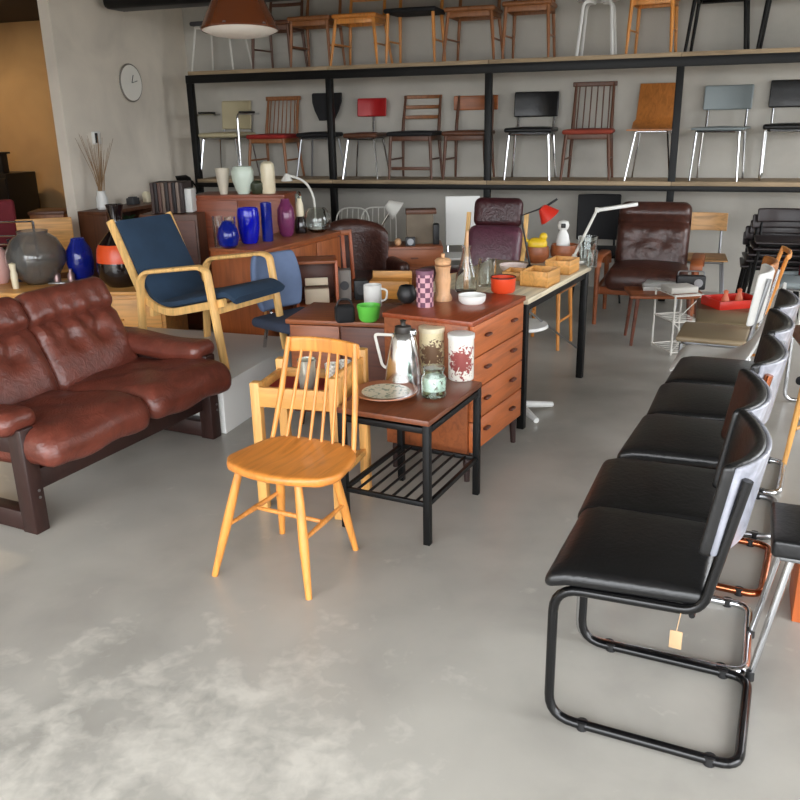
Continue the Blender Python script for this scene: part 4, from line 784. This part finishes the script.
# blue upholstered chair, teak shelf boxes, slatted rack
w = Q(275, 275, 5.0); t = thing('blue_chair', 'light blue upholstered chair with round back in front of sideboard', 'chair', (w.x + .12, w.y - .03, 0), face(.75, -.66))
P('backrest', B().pad((0, .2, .66), (.38, .05, .34), .024, (10, 1, 8), f=lambda p: (p.x * (1 - .2 * (p.z / .17) ** 2), p.y - .04 * (p.x / .19) ** 2, p.z), rot=(-.15, 0, 0)), BLUEF, t); P('seat', B().pad((0, -.02, .44), (.42, .42, .06), .028, (6, 6, 2), .012), DBLUE, t); P('back_post', B().tube(rpath([(0, .1, .41), (0, .24, .42), (0, .25, .62)], .05), .012, 8), CHROME, t)
for a in (-1, 1):
    for c_ in (-1, 1): P('leg', B().tube([(a * .13, c_ * .13, .41), (a * .18, c_ * .18, 0)], [.012, .009], 8), CHROME, t)
w = Q(317, 290, 5.55); t = thing('teak_shelf_unit', 'small open teak shelf unit with two compartments beside the blue chair', 'shelf', (w.x, w.y, 0), .12)
for x in (-.13, .13): P('side', B().box((x, 0, .36), (.018, .24, .72), .003), TEAKZ, t)
for z in (.1, .42, .71): P('shelf_board', B().box((0, 0, z), (.26, .24, .018), .003), TEAK, t)
P('back', B().box((0, .115, .4), (.26, .008, .62), .001), TEAKD, t)
o = P('white_box', B().box((0, 0, .05), (.16, .12, .1), .006).box((0, -.06, .15), (.15, .012, .05), .004), M('ivory card', (220, 204, 178), .6), None, None, (w.x, w.y - .02, .43), .12); tag(o, 'ivory card box in the upper compartment of teak shelf unit', 'box')
o = P('steel_bowl', B().vessel([(.04, 0), (.07, .03), (.085, .08)], .004), STEEL, None, None, (w.x + .01, w.y - .02, .11)); tag(o, 'steel bowl in the lower compartment of the teak shelf unit', 'bowl')
o = P('steel_kettle', B().vessel([(.05, .0), (.065, .05), (.05, .11), (.02, .13)], .004), STEEL, None, None, (w.x, w.y - .02, .19)); tag(o, 'round steel kettle standing in the steel bowl', 'kettle')
w = Q(333, 262, 6.1); t = thing('slatted_chair', 'teak chair with vertical slatted back at the sideboard far end', 'chair', (w.x, w.y, 0), .25); P('seat', B().pad((0, 0, .42), (.4, .38, .03), .012, (4, 4, 1)), TEAK, t)
for s in (-1, 1): P('leg', B().tube([(s * .18, -.16, .42), (s * .19, -.18, 0)], [.016, .012], 8), TEAKZ, t); P('leg', B().tube([(s * .18, .2, 0), (s * .18, .17, .42), (s * .18, .24, .8)], [.012, .016, .012], 8), TEAKZ, t)
P('top_rail', B().box((0, .235, .78), (.38, .02, .04), .004), TEAK, t)
for k in range(5): x = -.12 + .06 * k; P('back_slat', B().bar((x, .175, .44), (x, .232, .77), .028, .01), TEAKZ, t)
# grey ottoman between
w = G(328, 316, .52); t = thing('grey_ottoman', 'grey cloth-covered ottoman behind the low teak cabinet', 'ottoman', (w.x - .05, w.y + .18, 0), .1); P('cushion', B().pad((0, 0, .36), (.4, .3, .22), .06, (6, 6, 3), .03), GREYF, t)
for a in (-1, 1):
    for c_ in (-1, 1): P('leg', B().tube([(a * .14, c_ * .1, .26), (a * .16, c_ * .12, 0)], [.018, .012], 8), TEAKD, t)

# ------------------------------------------------------------------ behind the sofa: pine chest with big glass
KZ = .52; kr = G(128, 291, KZ)
t = thing('pine_chest', 'long low pine chest behind the leather sofa', 'chest', (kr.x - .60, kr.y + .26, 0), -.04)
P('carcass', B().box((0, 0, KZ / 2), (1.7, .5, KZ - .03), .004), PINE, t); P('top', B().box((0, 0, KZ - .012), (1.74, .54, .024), .004), PINE, t)
for x in (-.56, 0, .56): d = P('drawer', B().box((x, -.255, .3), (.53, .016, .34), .004), PINE, t); P('knob', B().lathe([(0, 0), (.014, .01), (0, .02)], (x, -.27, .32), 10), PINEZ, d)
gl = 'large glass on the pine chest'
def big(px, py, name, lab, cat, prof, m, th=.006): o = P(name, B().vessel(prof, th, seg=36), m, None, None, G(px, py, KZ)); tag(o, lab, cat, gl); return o
big(40, 283, 'fishbowl', 'large clear glass globe bowl behind the sofa backrest', 'bowl', [(.08, 0), (.14, .05), (.2, .15), (.2, .22), (.155, .31), (.1, .35), (.105, .37)], GLOBE)
big(83, 280, 'blue_carafe', 'dark blue glass globe vase beside the clear glass bowl', 'vase', [(.05, 0), (.08, .04), (.095, .13), (.085, .22), (.05, .28), (.045, .3)], BLUED)
p = G(124, 285, KZ); t = thing('dark_bottle_vase', 'huge dark glass vase with an orange band behind the armchair', 'vase', p)
P('vase_foot', B().lathe([(0, 0), (.1, 0), (.15, .05), (.165, .12), (.16, .17)], seg=36), DARKGL, t); P('orange_band', B().lathe([(.16, .169), (.158, .2), (.15, .26), (.135, .29)], seg=36), ORBAND, t, 'orange glass band'); P('vase_neck', B().vessel([(.135, .289), (.1, .33), (.055, .38), (.04, .46), (.055, .53), (.06, .55)], .006, seg=36), DARKGL, t)
p = G(65, 283, KZ); t = thing('small_tray_set', 'small steel cruet set before the clear glass globe', 'cruet', (p.x, p.y, KZ)); P('tray', B().box((0, 0, .006), (.2, .1, .012), .003), STEEL, t)
for x in (-.05, .05): P('bottle', B().lathe([(0, .012), (.025, .012), (.025, .06), (.012, .08), (.012, .1), (0, .1)], (x, 0, 0), 14), M('rose pewter', (150, 124, 122), .3, .6), t)
# rear clutter on the far left
w = Q(45, 245, 7.0); t = thing('pine_headboard_chair', 'pine panel-backed chair standing behind the clear glass globe', 'chair', (w.x, w.y, 0), .3)
P('backrest', B().box((0, .2, .70), (.44, .018, .28), .006), PINE, t); P('seat', B().box((0, 0, .45), (.42, .4, .025), .006), PINE, t)
for s in (-1, 1): P('leg', B().box((s * .19, -.17, .22), (.03, .03, .44), .003), PINEZ, t); P('leg', B().box((s * .19, .2, .28), (.03, .03, .56), .003), PINEZ, t)
w = Q(14, 222, 6.2); t = thing('chrome_rack', 'thin chrome clothes rack at the left edge before the alcove', 'rack', (w.x - .15, w.y, 0), .05); zt = w.z
for x in (-.35, .28): P('upright', B().tube([(x, 0, 0), (x, 0, zt)], .01, 8), CHROME, t); P('foot', B().tube([(x, -.2, .012), (x, .2, .012)], .01, 8), CHROME, t)
for z in (zt, zt - .1, zt - .16): P('crossbar', B().tube([(-.35, 0, z), (.28, 0, z)], .007, 8), CHROME, t)
o = P('cream_candle', B().lathe([(0, 0), (.02, 0), (.024, .1), (.018, .12), (.024, .17), (0, .18)], seg=14), CREAM, None, None, tuple(Q(9, 246, 5.75)[:2]) + (KZ,)); tag(o, 'cream turned candlestick at the left end of the pine chest', 'candlestick')
p = G(2, 283, KZ); o = P('pink_vase', B().vessel([(.04, 0), (.07, .05), (.08, .14), (.06, .22), (.04, .25)], .005), M('pink glaze', (214, 168, 160), .3), None, None, p); tag(o, 'pale pink vase cut by the left edge of the view', 'vase')
p = G(20, 281, KZ); o = P('navy_jug', B().vessel([(.04, 0), (.06, .05), (.06, .18), (.035, .26), (.045, .3)], .005), M('navy glaze', (26, 32, 50), .3), None, None, p); tag(o, 'dark navy jug left of the clear glass globe', 'jug')
# dark bookcase along the grey wall with twigs, records
c_ = onwall(118, 212); bz = .86
t = thing('dark_bookcase', 'dark low bookcase standing against the grey side wall', 'bookcase', RL(.19, -1.3), RZ + PI / 2)
for z in (.06, .45, bz - .015): P('shelf_board', B().box((0, 0, z), (1.5, .3, .03), .003), WALN, t)
for x in (-.735, 0, .735): P('side', B().box((x, 0, bz / 2 - .015), (.03, .3, bz - .03), .003), WALN, t)
P('back', B().box((0, .145, bz / 2), (1.5, .01, bz - .03), .001), ROSE, t)
p = onwall(86, 200); b0 = RL(.16, -1.85); t = thing('twig_vase', 'white vase of dried twigs on the bookcase by the wall end', 'vase', (b0.x, b0.y, bz), 0)
P('vase_body', B().vessel([(.04, 0), (.055, .02), (.05, .1), (.035, .14), (.04, .16)], .004), WHITE, t)
b = B()
for k in range(26):
    a = random.uniform(0, 2 * PI); r = random.uniform(.03, .17); h = random.uniform(.38, .66); b.tube([(random.uniform(-.02, .02), random.uniform(-.02, .02), .05), (r * .3 * math.cos(a), r * .3 * math.sin(a), h * .5), (r * math.cos(a), r * math.sin(a), h)], [.003, .0025, .0015], 5)
P('dried_twigs', b, STRAW, t)
b0 = RL(.17, -1.6); t = thing('leafy_plant', 'small dark green leafy plant in a pot on the bookcase', 'plant', (b0.x, b0.y, .45 + .016)); P('pot', B().vessel([(.05, 0), (.065, .09)], .004), WALN, t)
b = B()
for k in range(60):
    a = random.uniform(0, 2 * PI); r = random.uniform(.01, .12); z = random.uniform(.1, .3); b.pad((r * math.cos(a), r * math.sin(a), z), (.07, .035, .006), .0029, (2, 2, 1), rot=(random.uniform(-.6, .6), random.uniform(-.8, .8), a))
P('foliage', b, GREENL, t)
for k, (yy, nm, lab, bx, m) in enumerate(((-1.42, 'grey_tin', 'small grey tin on the bookcase under the thermostat', (.08, .1, .06), DARKG), (-1.2, 'cream_carton', 'small cream carton on the dark bookcase', (.06, .06, .09), CREAM), (-1.05, 'tan_box', 'flat tan box on the bookcase next to the white bowl', (.12, .1, .05), BROWNB))):
    b0 = RL(.17, yy); o = P(nm, B().box((0, 0, bx[2] / 2), bx, .006).box((0, 0, bx[2] + .004), (bx[0] * .7, bx[1] * .7, .012), .003), m, None, None, (b0.x, b0.y, bz), RZ); tag(o, lab, 'box')
b0 = RL(.2, -.9); o = P('white_dish', B().vessel([(.04, 0), (.07, .03), (.08, .05)], .004), WHITE, None, None, (b0.x, b0.y, bz)); tag(o, 'small white bowl on the dark bookcase', 'bowl')
# record row, standing on a cabinet behind the armchair back
rb = Q(166, 214, 6.6); rz_ = rb.z
t = thing('record_cabinet', 'dark cabinet behind the armchair carrying a row of records', 'cabinet', (rb.x + .03, rb.y + .16, 0), -.1); P('carcass', B().box((0, 0, rz_ / 2), (.46, .34, rz_ - .01), .004), WALN, t); d = P('door', B().box((0, -.175, rz_ / 2), (.43, .012, rz_ - .1), .003), TEAKD, t); P('knob', B().lathe([(0, 0), (.01, .006), (0, .012)], (.16, -.19, rz_ * .55), 10), STEEL, d)
rc_ = ((60, 44, 40), (38, 30, 30), (86, 60, 52), (110, 92, 80), (44, 36, 34), (92, 70, 62), (30, 24, 26), (120, 104, 94), (52, 40, 38))
colr = ('black-brown', 'near-black', 'chestnut', 'taupe', 'charcoal brown', 'dusty brown', 'jet black', 'pale taupe', 'umber')
for k in range(9):
    w_ = .03; x = -.13 + k * .029; o = P('record_album', B().box((0, 0, .115), (.025, .22, .23), .003).box((0, -.1095, .115), (.012, .004, .19), .001), M('album %d' % k, rc_[k], .6), None, None, (rb.x + .03 + x * .995, rb.y + .16 + x * -.1, rz_), -.1); tag(o, '%s album spine in the row of records, number %s from the armchair side' % (colr[k], ('one', 'two', 'three', 'four', 'five', 'six', 'seven', 'eight', 'nine')[k]), 'record', 'albums behind the armchair')
o = P('white_speaker', B().box((0, 0, .09), (.06, .12, .18), .006).box((0, -.061, .1), (.042, .004, .11), .001), M('white grey speaker', (206, 206, 202), .5), None, None, (rb.x + .165, rb.y + .14, rz_), -.1); tag(o, 'slim white speaker at the end of the record row', 'speaker')
# black clamp lamp on shelf post
p = Q(190, 183, 8.55); t = thing('clamp_lamp', 'black clamp lamp on the corner post of the shelving', 'lamp', (p.x, p.y, p.z)); b = B(); b.vessel([(.04, 0), (.075, .03), (.1, .13)], .004); b._xf(list(b.bm.verts), (.03, -.04, .02), (.3, -1.9, 0)); P('lamp_shade', b, BLKMET, t); P('arm', B().tube([(.03, -.03, .02), (.06, .02, -.05), (.05, .05, -.12)], .009, 8), BLKMET, t); P('clamp', B().box((.06, .06, -.12), (.07, .06, .05), .005), BLKMET, t)

# ------------------------------------------------------------------ alcove beyond the wall
t = thing('dark_cabinet', 'black cabinet against the warm wall of the alcove', 'cabinet', RL(-2.42, -.5), RZ); hz = Q(16, 173, RL(-2.3, -.7).y).z
P('carcass', B().box((0, 0, hz / 2), (1.0, .45, hz), .005), M('black lacquer', (20, 17, 17), .4), t)
for x in (-.25, .25): d = P('door', B().box((x, -.23, hz / 2), (.48, .015, hz - .1), .003), M('black lacquer',), t); P('handle', B().box((x * .2, -.245, hz * .6), (.012, .015, .1), .003), STEEL, d)
o = P('dark_lantern', B().box((0, 0, .1), (.1, .1, .2), .004).box((0, 0, .21), (.15, .15, .02), .003), BLACKP, None, None, RL(-2.12, -.55, hz), RZ); tag(o, 'small dark lantern on the black alcove cabinet', 'lantern')
w = Q(-6, 206, 7.2); t = thing('maroon_chair', 'maroon upholstered chair in the alcove at the left edge', 'chair', (w.x - .05, w.y, 0), .3); P('backrest', B().pad((0, .2, .78), (.36, .07, .40), .03, (6, 2, 6)), M('maroon cloth',), t); P('seat', B().pad((0, 0, .45), (.46, .44, .08), .035, (6, 6, 2)), M('maroon cloth',), t)
for s in (-1, 1):
    P('leg', B().tube([(s * .19, -.17, .42), (s * .2, -.19, 0)], [.018, .012], 8), ROSE, t); P('leg', B().tube([(s * .19, .19, .66), (s * .2, .22, 0)], [.018, .012], 8), ROSE, t)
w = Q(50, 205, 7.9); t = thing('wooden_crate', 'brown wooden crate in the alcove beside the wall end', 'crate', (w.x, w.y, 0), .1); P('crate_body', B().box((0, 0, .41), (.3, .3, .82), .006), MIDW, t); P('rim', B().box((0, 0, .825), (.32, .32, .03), .004), WALN, t)
t = thing('alcove_lamp', 'small brass lamp under the dark boarded ceiling of the alcove', 'lamp', RL(-2.4, -1.6, 2.34), RZ)
P('lamp_shade', B().lathe([(.16, 0), (.07, .09), (.008, .1), (.008, .097), (.066, .086), (.155, 0), (.16, 0)]), M('brass', (180, 140, 70), .3, 1), t); P('stem', B().tube([(0, 0, .095), (0, 0, .32)], .008, 8), M('brass',), t)

# ------------------------------------------------------------------ light
w = bpy.data.worlds.new('daylight'); sc.world = w; w.use_nodes = True
bg = w.node_tree.nodes['Background']; bg.inputs[1].default_value = 3.6
wn, wl = w.node_tree.nodes, w.node_tree.links
tcw = wn.new('ShaderNodeTexCoord'); sx = wn.new('ShaderNodeSeparateXYZ'); wl.new(tcw.outputs['Generated'], sx.inputs[0])
rw = wn.new('ShaderNodeValToRGB'); wl.new(sx.outputs[2], rw.inputs[0]); e = rw.color_ramp.elements
e[0].position = 0; e[0].color = (.13, .13, .125, 1); e[1].position = .6; e[1].color = (.97, .985, 1.02, 1)
x = e.new(.03); x.color = (.62, .65, .68, 1)
wl.new(rw.outputs[0], bg.inputs[0])
def portal(loc, size, sy, rot):
    l = bpy.data.lights.new('window_daylight', 'AREA'); l.shape = 'RECTANGLE'; l.size = size; l.size_y = sy; l.cycles.is_portal = True
    o = bpy.data.objects.new('window_daylight', l); C.objects.link(o); o.location = loc; o.rotation_euler = rot
portal(RL(4.3, -10.85, 1.66), 8.0, 3.1, (PI / 2, 0, RZ))
portal(RL(8.48, -7.9, 1.6), 4.6, 2.6, (PI / 2, 0, RZ + PI / 2)); portal(RL(8.48, -2.1, 1.6), 2.2, 2.6, (PI / 2, 0, RZ + PI / 2))
l = bpy.data.lights.new('alcove_bulb', 'POINT'); l.energy = 15; l.color = (1, .76, .48); l.shadow_soft_size = .05
o = bpy.data.objects.new('alcove_bulb', l); C.objects.link(o); o.location = RL(-2.4, -1.6, 2.33)
sc.view_settings.view_transform = 'Standard'; sc.view_settings.look = 'None'; sc.view_settings.gamma = 1; sc.view_settings.use_curve_mapping = False
sc.view_settings.exposure = 1.8
